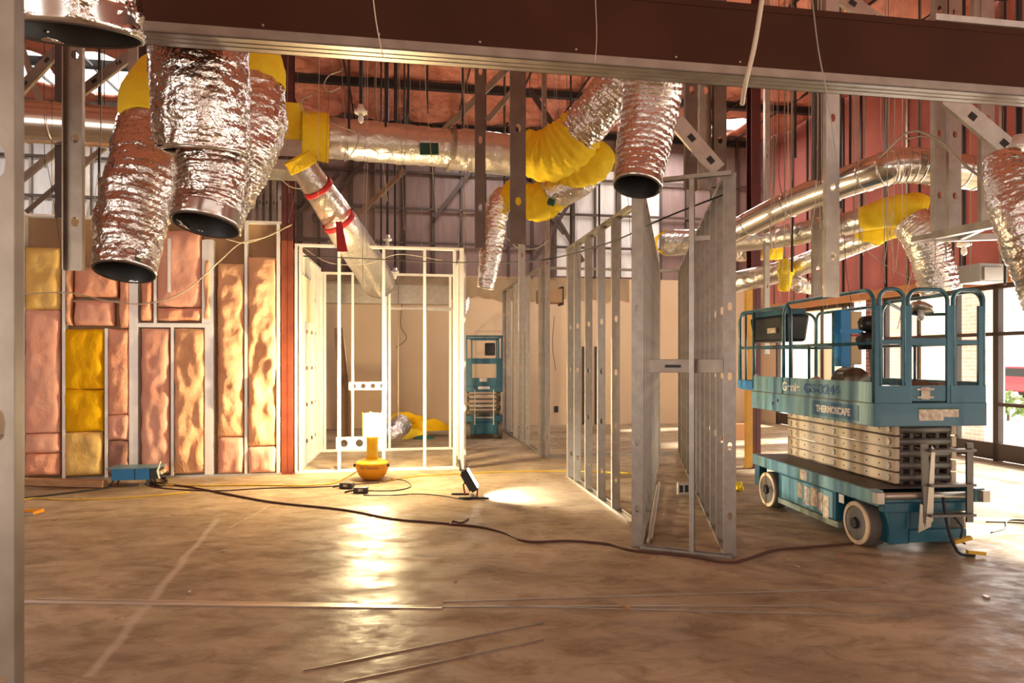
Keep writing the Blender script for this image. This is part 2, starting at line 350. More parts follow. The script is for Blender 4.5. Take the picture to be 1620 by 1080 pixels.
for (a, b) in (((-4.2, 4.6), (-2.2, 6.4)), ((-3.2, 4.3), (-1.4, 6.2)), ((-.5, 6.9), (-2, 5.0)), ((.9, 5.2), (2.4, 7.2)), ((4.7, 4.2), (3.3, 6.4)), ((3.4, 4.2), (4.9, 6.6)), ((2.6, 6.9), (4.2, 4.9))):
    m = MB(); m.bar((a[0], VB-.22, a[1]), (b[0], VB-.22, b[1]), .1, .05, up=(0, 1, 0)); m.build('diagonal_brace', darkbr, wall_back)
# electrical outlet hole on the back wall drywall
uo, zo = BK(880, 647, VB); m = MB(); m.box(uo-.05, uo+.05, VB-.02, VB+.01, zo-.08, zo+.08); m.build('outlet_box', black, wall_back)
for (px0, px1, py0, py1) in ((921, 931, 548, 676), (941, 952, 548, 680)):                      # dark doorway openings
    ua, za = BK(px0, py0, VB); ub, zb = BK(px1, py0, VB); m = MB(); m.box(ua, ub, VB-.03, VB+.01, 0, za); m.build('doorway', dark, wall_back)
# cracks / hanging low voltage wires on the back wall belong to the wires further down
# right wall with windows
wr = MB(); wr.box(UR, UR+.2, -2, VB, 3.14, ZC+.3)
wall_right = struct(gbuild(wr, 'wall_right', pinkpan))
v = -1.8
while v < VB:
    m = MB(); m.box(UR-.03, UR, v, v+.05, 3.14, ZC); m.build('panel_seam', dark if random.random() < .7 else galv_d, wall_right); v += random.choice((.6, .6, .75, .9))
m = MB(); m.box(UR-.12, UR+.2, -2, VB, 2.95, 3.14); m.build('header_timber', wood, wall_right)
vj0, vj1 = RW(1395), RW(1349)
m = MB(); m.box(UR-.05, UR+.15, vj0, vj0+.42, 0, 2.95); m.build('brick_pier', brick, wall_right)
m = MB(); m.box(UR-.02, UR+.15, RW(1228), VB, 0, 2.95); m.build('end_panel', beige, wall_right)
def storefront(n, va, vb, rails, mull, papers, label):
    w = MB(); fw = .026
    w.box(UR, UR+.1, va, vb, 0.02, .3); w.box(UR, UR+.1, va, vb, 2.87, 2.95)
    for z in rails: w.box(UR, UR+.1, va, vb, z-.03, z+.03)
    for q in [va+fw, vb-fw]+mull: w.box(UR, UR+.1, q-fw, q+fw, 0, 2.95)
    o = struct(gbuild(w, 'window_%d' % n, bronze)); 
    edges = sorted([va, vb]+mull)
    for i in range(len(edges)-1):
        g = MB(); g.box(UR+.045, UR+.055, edges[i]+fw, edges[i+1]-fw, .3, 2.87)
        if i in papers: g.build('papered_pane', paper, o)
        else: g.build('pane', glass, o)
    return o
storefront(1, RW(1345), RW(1228), [], [RW(1251), RW(1299), RW(1333)], (1, 2), '')
storefront(2, RW(1575), RW(1398), [2.12], [RW(1452), RW(1512)], (1,), '')
storefront(3, 6.2, RW(1575), [2.12, .95], [8.35, 7.2], (), '')
storefront(4, -2, 6.2, [2.12], [4.5, 2.8, 1.1, -.5], (), '')
# unseen left side wall, added to control the light
wl = MB(); wl.box(-12.6, -12.4, -3, VB, 0, ZC+.2); struct(gbuild(wl, 'wall_left_unseen', mat('brown_side_wall', (.20, .13, .09), .8)))
wf = MB()
for (ua_, ub_, za_, zb_) in ((-13, -9.5, 0, 8), (-9.5, UR+.2, 3.1, 8), (-3.5, -.5, 0, 3.1), (2.5, 5, 0, 3.1), (8, UR+.2, 0, 3.1)): wf.box(ua_, ub_, -5.2, -5, za_, zb_)
struct(gbuild(wf, 'wall_front_unseen', mat('brown_front_wall', (.22, .12, .08), .8)))  # unseen wall added behind the camera to hold back sky light, openings placed for it
# outside: forecourt, brick piers, bush, car, low wall
m = MB(); m.box(UR+.2, 45, -10, 45, -.2, -.03); o = gbuild(m, 'forecourt', asphalt); struct(o); o.name = 'trim_1'
for k, px in enumerate((1420, 1535)):
    vv = RW(px, 12); m = MB(); m.box(12, 12.5, vv-.35, vv+.35, -.03, 3.4); o = gbuild(m, 'brick_pier', brick_p)
    tag(o, ['red brick porch pier outside behind the lift gate', 'red brick porch pier outside left of the glass door'][k], 'pier', 'brick piers outside')
def bush(loc, r, label, cat='bush', hs=1):
    root = empty('bush', (loc.x, loc.y, -.03), 0, label, cat, 'plants outside the windows')
    m = MB()
    for i in range(170):
        d = Vector((random.gauss(0, 1), random.gauss(0, 1), abs(random.gauss(0, 1)))).normalized()*r*random.uniform(.45, 1); d.z *= hs
        p = Vector((0, 0, r*.25))+d; n_ = Vector((random.gauss(0, 1), random.gauss(0, 1), random.gauss(0, 1))).normalized(); x = n_.orthogonal()*r*.13; y = n_.cross(x.normalized())*r*.08
        m.add([p-x, p-y, p+x, p+y, p+n_*.02], [(0, 1, 4), (1, 2, 4), (2, 3, 4), (3, 0, 4), (3, 2, 1, 0)])
    m.build('foliage', leaf, root)
    m = MB(); m.tube([(0, 0, 0), (0, 0, r*.6)], r*.06, 6); m.build('stem', brownwood, root)
bush(UV(15, RW(1318, 15)), 1.3, 'green shrub seen through the clear window beside the leaning blue box')
bush(UV(16, RW(1550, 16)), 1.0, 'low shrub outside between the door stile and the lift')
bush(UV(17, RW(1595, 17)), .7, 'low shrub outside below the red car')
def car(loc, rz):
    root = empty('car', loc, rz, 'red parked car outside beyond the glass door', 'car')
    m = MB(); prof = [(-2.1, .3), (-2.15, .75), (-1.3, .95), (-.75, 1.4), (.7, 1.42), (1.4, .98), (2.1, .85), (2.15, .35)]
    vs = [Vector((x, y, z)) for y in (-.85, .85) for x, z in prof]; n = len(prof)
    m.add(vs, [tuple(range(n)), tuple(range(2*n-1, n-1, -1))]+[(i, i+n, (i+1) % n+n, (i+1) % n) for i in range(n)]); m.build('body', carred, root, bevel=.06)
    for y in (-.86, .86):
        m = MB(); m.add([(-.95, y, .98), (-.7, y, 1.32), (.6, y, 1.34), (1.1, y, 1.0)], [(0, 1, 2, 3)]); m.build('side_window', black, root, sol=.02)
        for x in (-1.35, 1.35): m = MB(); m.cyl((x, y-.08, .32), (x, y+.08, .32), .32, 20); m.build('wheel', rubber, root)
cl = UV(27, RW(1640, 27)); car((cl.x, cl.y, -.03), TH+PI/2)
# ---------------------------------------------------------------- steel studs, tracks, frames
STUDS = {}
def stud_mesh(h, w=.1, f=.04, holes=True, hs=.6):
    key = (round(h, 2), w, f, holes)
    if key in STUDS: return STUDS[key]
    m = MB(); z = 0; hz = [.35+hs*i for i in range(int((h-.3)/hs))] if holes else []
    segs = []; last = 0
    for q in hz:
        if q+.12 > h: break
        segs.append((last, q-.06, 0)); segs.append((q-.06, q+.06, 1)); last = q+.06
    segs.append((last, h, 0)); a = w/2
    for z0, z1, hl in segs:
        if z1-z0 < 1e-4: continue
        if not hl: m.add([(0, -a, z0), (0, a, z0), (0, a, z1), (0, -a, z1)], [(0, 1, 2, 3)])
        else:
            zc = (z0+z1)/2; rx, rz_ = .2*w if w < .13 else .027, .036
            out = [(-a, z0), (0, z0), (a, z0), (a, zc), (a, z1), (0, z1), (-a, z1), (-a, zc)]
            inn = [(-.7, -.75), (0, -1), (.7, -.75), (1, 0), (.7, .75), (0, 1), (-.7, .75), (-1, 0)]
            vs = [(0, y, z) for y, z in out]+[(0, y*rx, zc+z*rz_) for y, z in inn]
            m.add(vs, [(i, (i+1) % 8, (i+1) % 8+8, i+8) for i in range(8)])
    for sgn in (-1, 1):
        m.add([(0, sgn*a, 0), (f, sgn*a, 0), (f, sgn*a, h), (0, sgn*a, h)], [(0, 1, 2, 3)])
        m.add([(f, sgn*a, 0), (f, sgn*(a-.008), 0), (f, sgn*(a-.008), h), (f, sgn*a, h)], [(0, 1, 2, 3)])
    STUDS[key] = m.mesh('stud'); return STUDS[key]
def put_stud(parent, x, y, z, h, rz=0, w=.1, name='stud', m=None, f=.04, holes=True):
    me = stud_mesh(h, w, f, holes); 
    if not me.materials: me.materials.append(m or galv)
    o = bpy.data.objects.new(name, me); COL.objects.link(o); o.parent = parent; o.location = (x, y, z); o.rotation_euler.z = rz
    if m and me.materials[0] != m: o.material_slots[0].link = 'OBJECT'; o.material_slots[0].material = m
    s = o.modifiers.new('solidify', 'SOLIDIFY'); s.thickness = .002; s.offset = 0
    return o
def track(parent, x0, x1, z, w=.1, up=1, name='bottom_track', m=None, y=0):
    t = MB(); a = w/2+.003
    t.box(x0, x1, y-a, y+a, z, z+.003*up) if up > 0 else t.box(x0, x1, y-a, y+a, z-.003, z)
    for sgn in (-1, 1):
        yy = y+sgn*a; t.box(x0, x1, yy-.0015, yy+.0015, min(z, z+.035*up), max(z, z+.035*up))
    return t.build(name, m or galv, parent)
def frame(name, label, A, B, h, xs, w=.1, cat='stud frame', group=None, flip=(), gaps=None, m=None):
    """A, B floor points; xs stud distances from A"""
    A = Vector(A); B = Vector(B); d = B-A; L = d.length; rz = math.atan2(d.y, d.x)
    root = empty(name, (A.x, A.y, 0), rz, label, cat, group)
    for g in (gaps or [(0, L)]): track(root, g[0], g[1], 0, w, 1, 'bottom_track', m)
    track(root, 0, L, h, w, -1, 'top_track', m)
    for x in xs:
        fl = x > L/2
        put_stud(root, x, 0, .003, h-.006, PI if x > L-.03 or x in flip else 0, w, m=m)
    return root, L
# left partition plane
VL = 10.5; LH = 3.72
def LU(px, py=752): return BK(px, py, VL)
uA = LU(20)[0]; uB = LU(446)[0]
A = UV(uA, VL); B = UV(uB, VL)
L = uB-uA
root = empty('stud_frame', (A.x, A.y, 0), TH, 'long left partition of steel studs packed with pink and yellow insulation', 'stud frame')
XL = lambda px, py=600: LU(px, py)[0]-uA
def ZL(px, py): return LU(px, py)[1]
dz = ZL(334, 514)
for px in (37, 101): put_stud(root, XL(px), 0, 0.003, LH-.006, 0, .1, m=galv_b)
for px in (168,): put_stud(root, XL(px), 0, .003, ZL(168, 520), 0, .1, m=galv_b)
for px in (209, 213.5, 218, 328, 332.5, 337): put_stud(root, XL(px)-.02, 0, .003, (ZL(215, 440) if px < 300 else ZL(338, 380)), 0, .1+.002*(px % 3), m=galv_b)
for px in (388, 443): put_stud(root, XL(px), 0, .003, LH-.006, PI if px == 443 else 0, .1, m=galv_b)
put_stud(root, XL(272), 0, .003, dz-.03, 0, .1, m=galv_b)
put_stud(root, XL(269)-.0, -.06, ZL(269, 463), LH-ZL(269, 463)-.3, 0, .09, m=galv_b)
put_stud(root, XL(245), 0, dz, ZL(245, 380)-dz, 0, .1, m=galv_b); put_stud(root, XL(321), 0, dz, ZL(320, 380)-dz, 0, .1, m=galv_b)
for px in (22, 26, 30): put_stud(root, XL(px)+.0, 0, .003, 2.25, 0, .1, m=galv_b)
track(root, XL(20), XL(446), 0, .1); track(root, 0, L, LH, .1, -1, 'top_track', galv_b)
m = MB(); m.box(XL(214), XL(336), -.055, .05, dz-.04, dz+.02); m.build('door_header', galv_b, root)
m = MB(); m.box(XL(103), XL(212), -.01, .05, ZL(150, 475)-.03, ZL(150, 475)); m.build('blocking', galv_d, root)
m = MB(); m.box(XL(36), L-.02, .052, .068, .01, LH-.01); m.build('backing_board', tan, root)
# timber lying along the partition base
m = MB(); a = G(-10, 766); b = G(166, 771); m.bar((a.x, a.y, .05), (b.x, b.y, .05), .1, .09); o = m.build('timber_plank', plank, bevel=.004); tag(o, 'orange-brown timber board lying along the foot of the left insulated partition', 'plank')
# insulation batts: px rectangle, material
def batt(px0, px1, py0, py1, m, label, seed, rough=.02, ny=None, group='insulation batts in the left partition'):
    x0, z1 = LU((px0+px1)/2, py0); _, z0 = LU((px0+px1)/2, py1); z0 = max(z0, .035)
    x0 = LU(px0, (py0+py1)/2)[0]-uA+.012; x1 = LU(px1, (py0+py1)/2)[0]-uA-.012
    x1 = max(x1, x0+.05)
    nx = max(6, int((x1-x0)/.035)); nz = max(6, int((z1-z0)/.035)); M = MB(); 
    for j in range(nz+1):
        for i in range(nx+1):
            a = i/nx; b = j/nz; x = x0+(x1-x0)*a; z = z0+(z1-z0)*b
            e = (1-abs(2*a-1)**6)*(1-abs(2*b-1)**8)
            d = .05*e + rough*3*noise.noise(Vector((x*3+seed*7, z*2.2, seed)))*e + rough*2.0*noise.noise(Vector((x*9+seed*3, z*6, seed)))*e
            if 0 < i < nx and 0 < j < nz: pass
            xx = x+(.02*noise.noise(Vector((seed, z*4, a))) if 0 < j < nz else 0)
            M.v.append((xx, -.035-d, z+(.012*noise.noise(Vector((x*6, seed, b))) if j in (0, nz) else 0)))
    for j in range(nz):
        for i in range(nx): q = j*(nx+1)+i; M.f.append((q, q+1, q+nx+2, q+nx+1))
    # back and rim
    b0 = len(M.v); M.v += [(x0, .045, z0), (x1, .045, z0), (x1, .045, z1), (x0, .045, z1)]; M.f.append((b0, b0+3, b0+2, b0+1))
    bot = list(range(nx+1)); top = [nz*(nx+1)+i for i in range(nx+1)]; lf = [j*(nx+1) for j in range(nz+1)]; rt = [j*(nx+1)+nx for j in range(nz+1)]
    M.f += [tuple(bot[::-1]+[b0, b0+1]), tuple(top+[b0+2, b0+3]), tuple(lf+[b0+3, b0]), tuple(rt[::-1]+[b0+1, b0+2])]
    o = M.build('insulation_batt', m, smooth=True); o.location = (A.x, A.y, 0); o.rotation_euler.z = TH
    return tag(o, label, 'insulation', group)
BT = [(40,98,392,490,pale_y,'pale yellow batt at the top left of the partition, above a tall pink batt',.012),
(40,97,491,684,pink2,'tall smooth pink batt beside the partition end post, below the pale yellow batt',.008),
(40,97,685,716,pink2,'short light pink batt under the tall pink batt near the partition end',.012),
(40,97,717,751,pink,'dark pink scrap of batt at the floor beside the partition end post',.02),
(22,35,385,505,pink,'narrow pink sliver of batt left of the partition end post',.015),
(106,117,425,515,peach,'thin vertical strip of orange batt beside the upper pair of short batts',.015),
(119,188,424,470,pink,'short orange-pink batt high in the wall below the tan board',.015),
(119,183,476,515,pink2,'short smooth pink batt directly above the golden yellow batt',.008),
(103,167,521,615,yel_b,'golden yellow batt, upper of the two bright yellow ones',.008),
(103,166,616,682,yel_b,'golden yellow batt, lower of the two bright yellow ones',.008),
(103,164,683,751,pale_y,'pale yellow batt standing on the floor track left of the blue power box',.01),
(171,207,521,655,pink,'tall pink batt between the yellow batts and the left door jamb',.018),
(171,207,656,695,pink2,'crumpled pink piece of batt above the blue power box',.03),
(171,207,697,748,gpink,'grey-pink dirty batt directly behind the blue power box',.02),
(190,208,441,519,pink,'slim pink batt left of the framed doorway at head height',.015),
(223,243,445,508,pink,'slim pink batt just above the left end of the door header',.012),
(249,320,366,486,pink2,'wide pink batt above the door header behind the short hanging stud',.008),
(249,320,488,507,pink,'low pink strip of batt resting on the door header',.02),
(323,335,410,508,peach,'slim orange batt above the right end of the door header',.012),
(224,270,520,748,pink2,'full height smooth pink batt in the left half of the framed doorway',.014),
(276,326,520,748,peach,'full height rumpled orange batt in the right half of the framed doorway',.03),
(345,387,418,690,peach,'tall rumpled orange batt right of the framed doorway',.03),
(345,387,691,748,pink2,'short pink batt at the floor right of the framed doorway',.012),
(392,439,408,705,peach,'tall rumpled orange batt beside the red-brown column',.03),
(392,439,706,748,pink2,'layered pink scraps of batt at the floor beside the red-brown column',.014)]
for i, b in enumerate(BT): batt(b[0], b[1], b[2], b[3], b[4], b[5], i*1.37, b[6])
# dark room seen past the partition's left end
# red oxide column by the partition
def column(px0, px1, py, ztop, m_low, label, zsplit=None, m_up=None, rz=TH):
    a = G(px0, py); b = G(px1, py); w = (b-a).length; c = (a+b)/2; root = empty('steel_column', (c.x, c.y+w/2, 0), rz, label, 'column')
    def ibeam(z0, z1):
        m = MB(); m.box(-w/2, w/2, -w/2, -w/2+.012, z0, z1); m.box(-w/2, w/2, w/2-.012, w/2, z0, z1); m.box(-.006, .006, -w/2, w/2, z0, z1); return m
    zs = zsplit or ztop
    m = MB(); m.box(-w/2-.03, w/2+.03, -w/2-.03, w/2+.03, 0, .015)
    for x in (-1, 1):
        for y in (-1, 1): m.cyl((x*(w/2), y*(w/2+.015), .015), (x*w/2, y*(w/2+.015), .04), .012, 6)
    m.build('base_plate', m_low, root)
    ibeam(.015, zs).build('shaft', m_low, root)
    if zsplit: ibeam(zs, ztop).build('upper_shaft', m_up, root)
    return root
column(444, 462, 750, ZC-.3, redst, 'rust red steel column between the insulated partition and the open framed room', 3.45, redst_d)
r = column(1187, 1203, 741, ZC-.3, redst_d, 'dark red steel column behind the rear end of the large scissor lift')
m = MB(); m.box(-.17, -.07, -.1, -.03, 0.015, 3.0); m.build('yellow_guard', ypaint, r)
# open framed room in the middle
a = G(467, 748); b = UV(a.x*c_+a.y*s_+2.52, -a.x*s_+a.y*c_)
fr, LF = frame('stud_frame', 'front frame of the open room right behind the glowing yellow lamp', a, b, 3.42, [0, .06, .62, 1.28, 1.9, 2.36, 2.46, 2.52], .09, m=galv_b)
vF = -a.x*s_+a.y*c_; uF = a.x*c_+a.y*s_
vR = vF+2.35
a2 = UV(uF+.12, vR); b2 = UV(uF+2.62, vR)
fr2, _ = frame('stud_frame', 'rear frame of the open room with perforated backing strips', a2, b2, 3.3, [0, .05, .55, 1.15, 1.22, 2.35, 2.5], .09, m=galv_b)
def perf(parent, x0, x1, z, hgt, y=-.05, n=None):
    """steel strip with round punched holes"""
    n = n or max(2, int((x1-x0)/.16)); m = MB(); cw = (x1-x0)/n
    for i in range(n):
        xa = x0+i*cw; xb = xa+cw; xc = (xa+xb)/2; r = min(cw, hgt)*.32
        out = [(xa, z), (xc, z), (xb, z), (xb, z+hgt/2), (xb, z+hgt), (xc, z+hgt), (xa, z+hgt), (xa, z+hgt/2)]
        inn = [(xc+r*math.cos(t), z+hgt/2+r*math.sin(t)) for t in [PI*1.25+PI/4*k for k in range(8)]]
        m.add([(p[0], y, p[1]) for p in out]+[(p[0], y, p[1]) for p in inn], [(k, (k+1) % 8, (k+1) % 8+8, k+8) for k in range(8)])
    m.build('backing_strip', galv_b, parent, sol=.004)
perf(fr2, .5, 1.2, 1.13, .15); perf(fr, .6, 1.28, .34, .19, n=3)
m = MB(); m.box(1.25, 2.36, -.045, .045, 2.62, 2.67); m.build('door_header', galv, fr2)
m = MB(); m.box(1.9, 2.36, -.03, .03, 2.45, 2.5); m.build('blocking', galv, fr)
fs, _ = frame('stud_frame', 'left side frame of the open room partly boarded in cream drywall', UV(uF, vF+.06), UV(uF+.08, vR-.06), 3.36, [0, .5, 1.0, 1.5, 1.95, 2.2], .09, m=galv_b)
m = MB(); m.box(.0, .55, .045, .06, .02, 3.35); m.box(.0, 1.35, -.06, -.045, 2.3, 3.0); m.build('drywall_sheet', drywall_y, fs)
fs, _ = frame('stud_frame', 'right side frame of the open room running back from the thick corner post', UV(uF+2.52, vF+.06), UV(uF+2.6, vR-.06), 3.36, [.05, .6, 1.2, 1.75, 2.2], .09)
# leaning boards in the open room
for k, (px, dx) in enumerate(((536, .22), (545, .3))):
    p = G(px+12, 700); m = MB(); m.bar((p.x, p.y, .0), (p.x-dx-.05, p.y+.35, 2.35), .14, .03, up=(0, 1, 0)); o = m.build('timber_board', brownwood)
    tag(o, ['brown board leaning in the open room, left of two', 'brown board leaning in the open room, right of two'][k], 'board', 'boards leaning in the open room')
# corridor frame along the passage to the small lift
a = G(862, 723); va = -a.x*s_+a.y*c_; ua = a.x*c_+a.y*s_
frame('stud_frame', 'frame running back along the right side of the small lift passage', a, UV(ua, va+4.6), 3.35, [0, .06, .3, 1.6, 1.66, 2.2, 3.0, 3.06, 3.9, 4.6], .09)
b = UV(ua+.9, va-.0)
frame('stud_frame', 'distant cross frame whose bottom track crosses behind the angled frame', UV(ua+.1, va), UV(ua+2.6, va), 3.3, [1.95, 2.5], .1, gaps=[(0, 2.5)])
# tall stud behind the yellow wrapped duct
o = put_stud(None, *G(866, 724)[:2], 0.0, 4.25, TH+PI/2, .09, 'tall_stud', galv); tag(o, 'tall lone steel stud rising under the yellow wrapped duct', 'stud')
# angled frame D
a = G(1000, 826); b = G(900, 754)
frD, LD = frame('stud_frame', 'stepped frame of five wide studs just left of the narrow corridor frame', a, b, 3.3, [.55, 1.12, 1.7, 2.28, 2.66, 2.7], .092)
# narrow corridor E
eL0 = Vector((1.13, 6.16, 0)); eL1 = Vector((2.60, 12.2, 0)); eR0 = Vector((1.87, 5.86, 0)); eR1 = Vector((3.02, 12.2, 0))
n = 12; LL = (eL1-eL0).length
frE1, _ = frame('stud_frame', 'left side of the narrow corridor frame with a wide end post', eL0, eL1, 3.3, [0.0, .05]+[LL*k/n for k in range(1, n+1)], .1, m=galv_m)
LR = (eR1-eR0).length
frE2, _ = frame('stud_frame', 'right side of the narrow corridor frame with punched round holes beside the large lift', eR0, eR1, 3.3, [0.0]+[LR*k/n for k in range(1, n+1)], .1, m=galv_m)
frE3, LE = frame('stud_frame', 'end face of the narrow corridor frame with one thin middle stud', eL0+Vector((.02, -.05, 0)), eR0+Vector((0, -.05, 0)), 3.3, [.43], .06, m=galv_m)
m = MB(); m.box(.06, LE-.05, .1, .104, 1.58, 1.7); m.box(.06, LE-.05, .1, .14, 1.58, 1.584); m.box(.06, LE-.05, .1, .14, 1.696, 1.7); m.build('backing_plate', galv_d, frE3)
m = MB(); m.box(.2, .34, .094, .1, 1.625, 1.65); m.build('plate_stamp', dark, frE3)
for (yy, z) in ((1.6, 3.0), (4.2, 2.9)):
    m = MB(); m.box(-.02+.1*yy, .75-.02*yy, yy, yy+.05, z, z+.05); m.build('cross_track', galv, frE3)
# conduits leaning inside corridor
for k, (p0, p1) in enumerate(((G(1014, 862), G(1022, 780)), (G(1022, 866), G(1040, 775)), (G(1027, 860), G(1043, 770)))):
    m = MB(); m.tube([p0+Vector((.03, .06, .03)), p1+Vector((0, 0, .06+.25*(k == 0)))], .014, 8); o = m.build('steel_conduit', brt_grey)
    tag(o, ['bright steel conduit nearest the left post inside the corridor', 'middle steel conduit on the corridor floor', 'rightmost steel conduit on the corridor floor'][k], 'conduit', 'conduits in the corridor')
p = G(1088, 805, .0); r = empty('outlet_box', (1.70, 6.75, .42), math.radians(10), 'square metal electrical box screwed low in the narrow corridor', 'electrical box')
m = MB(); m.box(-.06, .06, 0, .04, -.06, .06); m.build('box_shell', brt_grey, r, bevel=.004)
for x in (-.028, .028): m = MB(); m.box(x-.018, x+.018, -.004, .001, -.035, .035); m.build('receptacle', black, r)
# stud pack above the corridor and brace
def hang(px0, px1, py0, py1, Y, label, m=None, w=None, lean=0, group='steel studs hanging from above', name='hanging_stud', holes=True, rz=TH):
    a = P((px0+px1)/2, py1, Y); t = P((px0+px1)/2, py0, Y); t.z = t.z if py0 > 385 else ZC-.12; wd = (px1-px0)/F*Y
    o = put_stud(None, a.x, a.y, a.z, t.z-a.z, rz+PI/2, max(wd, .04), name, m or galv_d, .045, holes)
    if lean: o.rotation_euler = (0, lean, rz+PI/2); 
    return tag(o, label, 'stud', group)
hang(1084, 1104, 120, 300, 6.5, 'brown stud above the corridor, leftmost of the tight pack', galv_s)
hang(1107, 1126, 115, 300, 6.55, 'brown stud above the corridor, middle of the tight pack', galv_d)
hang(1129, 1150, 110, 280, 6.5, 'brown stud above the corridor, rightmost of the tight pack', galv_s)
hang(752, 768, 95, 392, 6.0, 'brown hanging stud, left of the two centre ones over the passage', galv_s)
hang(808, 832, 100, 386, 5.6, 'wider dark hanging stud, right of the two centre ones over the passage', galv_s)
hang(821, 831, 380, 524, 8.5, 'thin pale stud end dangling below the wide dark hanging stud', galv)
hang(858, 865, 120, 210, 9.0, 'slim stud behind the yellow wrapped duct near the ceiling', galv_d)
hang(1306, 1329, 120, 470, 5.9, 'tall grey hanging stud above the rear half of the large lift', galv)
hang(1286, 1302, 340, 470, 8.4, 'short dark hanging stud just left of the tall grey one', galv_d)
hang(1288, 1299, 120, 285, 7.4, 'black thin hanging stud above the spiral duct', darkbr)
hang(1476, 1498, 60, 366, 6.6, 'grey hanging stud, left of the pair above the lift gate', galv)
hang(1500, 1522, 60, 366, 6.7, 'grey hanging stud, right of the pair above the lift gate', galv)
hang(1551, 1575, 60, 350, 6.3, 'wide grey hanging stud left of the far right flexible duct', galv)
hang(1540, 1560, 0, 26, 6.3, 'stud stub above the header beam at the right', galv)
hang(104, 133, -20, 428, 4.9, 'tall bright-edged hanging stud left of the foil ducts', galv_d, rz=TH+PI)
hang(88, 116, 20, 345, 8.0, 'broad brown hanging stud behind the tall bright-edged one', darkbr)
hang(203, 216, 20, 190, 7.0, 'brown hanging stud left of the pair above the yellow elbow', galv_d)
hang(218, 231, 20, 170, 7.2, 'brown hanging stud right of the pair above the yellow elbow', darkbr)
hang(575, 600, 0, 6, 6.5, 'stud stub above the header beam left of centre', galv_d)
hang(1190, 1198, 180, 480, 11, 'slim brownish stud behind the dark red column', galv_d)
hang(1210, 1218, 150, 560, 9.5, 'slim bright stud right of the dark red column', galv)
hang(440, 447, 275, 350, 10.2, 'thin grey stud beside the dark column above the partition', galv)
for k, px in enumerate((398, 408, 419, 430)):
    hang(px, px+6, 262, 356, 10.3+.1*k, 'thin grey stud end in the dark gap above the partition beside the plenum', galv_d, group='stud ends above the partition')
o = put_stud(None, *P(1, 1080, 1.55)[:2], 0, 3.5, TH+PI/2, .06, 'near_stud', galv_d); o.location.x = -1.163; tag(o, 'blurred pale steel stud along the left edge closest to the viewer', 'stud')
def brace(p0, p1, w, label, m=None, d=.04, hole=True):
    hi = max(p0, p1, key=lambda q: q.z)-p0
    r = empty('diagonal_brace', p0, 0, label, 'brace', 'diagonal braces'); q = p1-p0; a = MB()
    t = q.normalized(); side = t.cross(Vector((0, -1, 0))).normalized(); M0 = Vector((0, -1, 0))
    a.bar((0, 0, 0), q, w, .003, up=(0, 1, 0))
    for s in (-1, 1): a.bar(side*s*w/2+Vector((0, d/2, 0)), q+side*s*w/2+Vector((0, d/2, 0)), .003, d, up=(0, 1, 0))
    a.build('channel', m or galv, r); b = MB(); b.cyl(hi, hi+Vector((0, 0, ZC-.05-(hi+p0).z)), .006, 6); b.build('hanger_rod', dark, r)
    if hole:
        for f in (.3, .75): b = MB(); b.bar(q*f+Vector((0, -.004, 0)), q*f+t*.07+Vector((0, -.004, 0)), w*.35, .004, up=(0, 1, 0)); b.build('punched_slot', dark, r)
    return r
brace(P(1070, 190, 6.2), P(1137, 268, 6.2), .14, 'grey steel brace slanting down to the right of the open-ended centre duct')
brace(P(1500, 152, 6.0), P(1612, 246, 6.0), .16, 'wide grey steel brace slanting under the header beam at the right')
brace(P(1320, -15, 6.2), P(1400, 40, 6.2), .13, 'white lit steel brace peeking above the header beam at the right')
brace(P(14, 160, 8.2), P(90, 78, 8.2), .12, 'dark punched brace rising right behind the left edge stud', galv_d)
brace(P(120, 150, 8.4), P(206, 86, 8.4), .12, 'dark punched brace crossing the bright skylight at the upper left', galv_d)
brace(P(30, 65, 9.5), P(64, 168, 9.5), .07, 'thin white brace slanting down left of the brown stud', galv, hole=False)
brace(P(18, 295, 9.6), P(92, 235, 9.6), .09, 'thin grey brace below the left spiral duct', galv, hole=False)
brace(P(40, 335, 9.9), P(92, 290, 9.9), .05, 'thinnest dark brace just above the top of the left partition', galv_d, hole=False)
brace(P(128, 262, 9.6), P(165, 232, 9.6), .07, 'pale brace in front of the skylit white liner right of the tall stud', galv, hole=False)
brace(P(520, 385, 11.0), P(640, 268, 11.4), .08, 'long yellowish brace rising behind the centre foil duct', galv_d, hole=False)
brace(P(700, 208, 10.8), P(810, 100, 10.8), .1, 'dark brace rising right behind the left centre hanging stud', galv_d, hole=False)
brace(P(770, 190, 10.6), P(812, 142, 10.6), .08, 'short dark brace between the two centre hanging studs', galv_d, hole=False)
brace(P(838, 140, 10.6), P(880, 205, 10.6), .08, 'short dark brace right of the centre hanging studs', darkbr, hole=False)
# soffit tracks at right
r = empty('soffit_frame', P(1480, 372, 6.4), 0, 'low soffit frame of two steel tracks hanging at the right edge', 'soffit frame')
q = P(1480, 372, 6.4)
m = MB(); m.bar((0, 0, 0), P(1650, 338, 5.2)-q, .07, .07); m.build('front_track', galv, r)
m = MB(); m.bar((0, .35, .02), P(1650, 372, 6.6)-q, .06, .06); m.build('rear_track', galv, r)
m = MB(); m.bar((0, 0, 0), (0, .35, .02), .05, .05); m.build('cross_piece', galv, r); m = MB(); m.bar((.35, -.3, .06), (.42, .3, .02), .04, .04); m.build('cross_piece', galv, r)
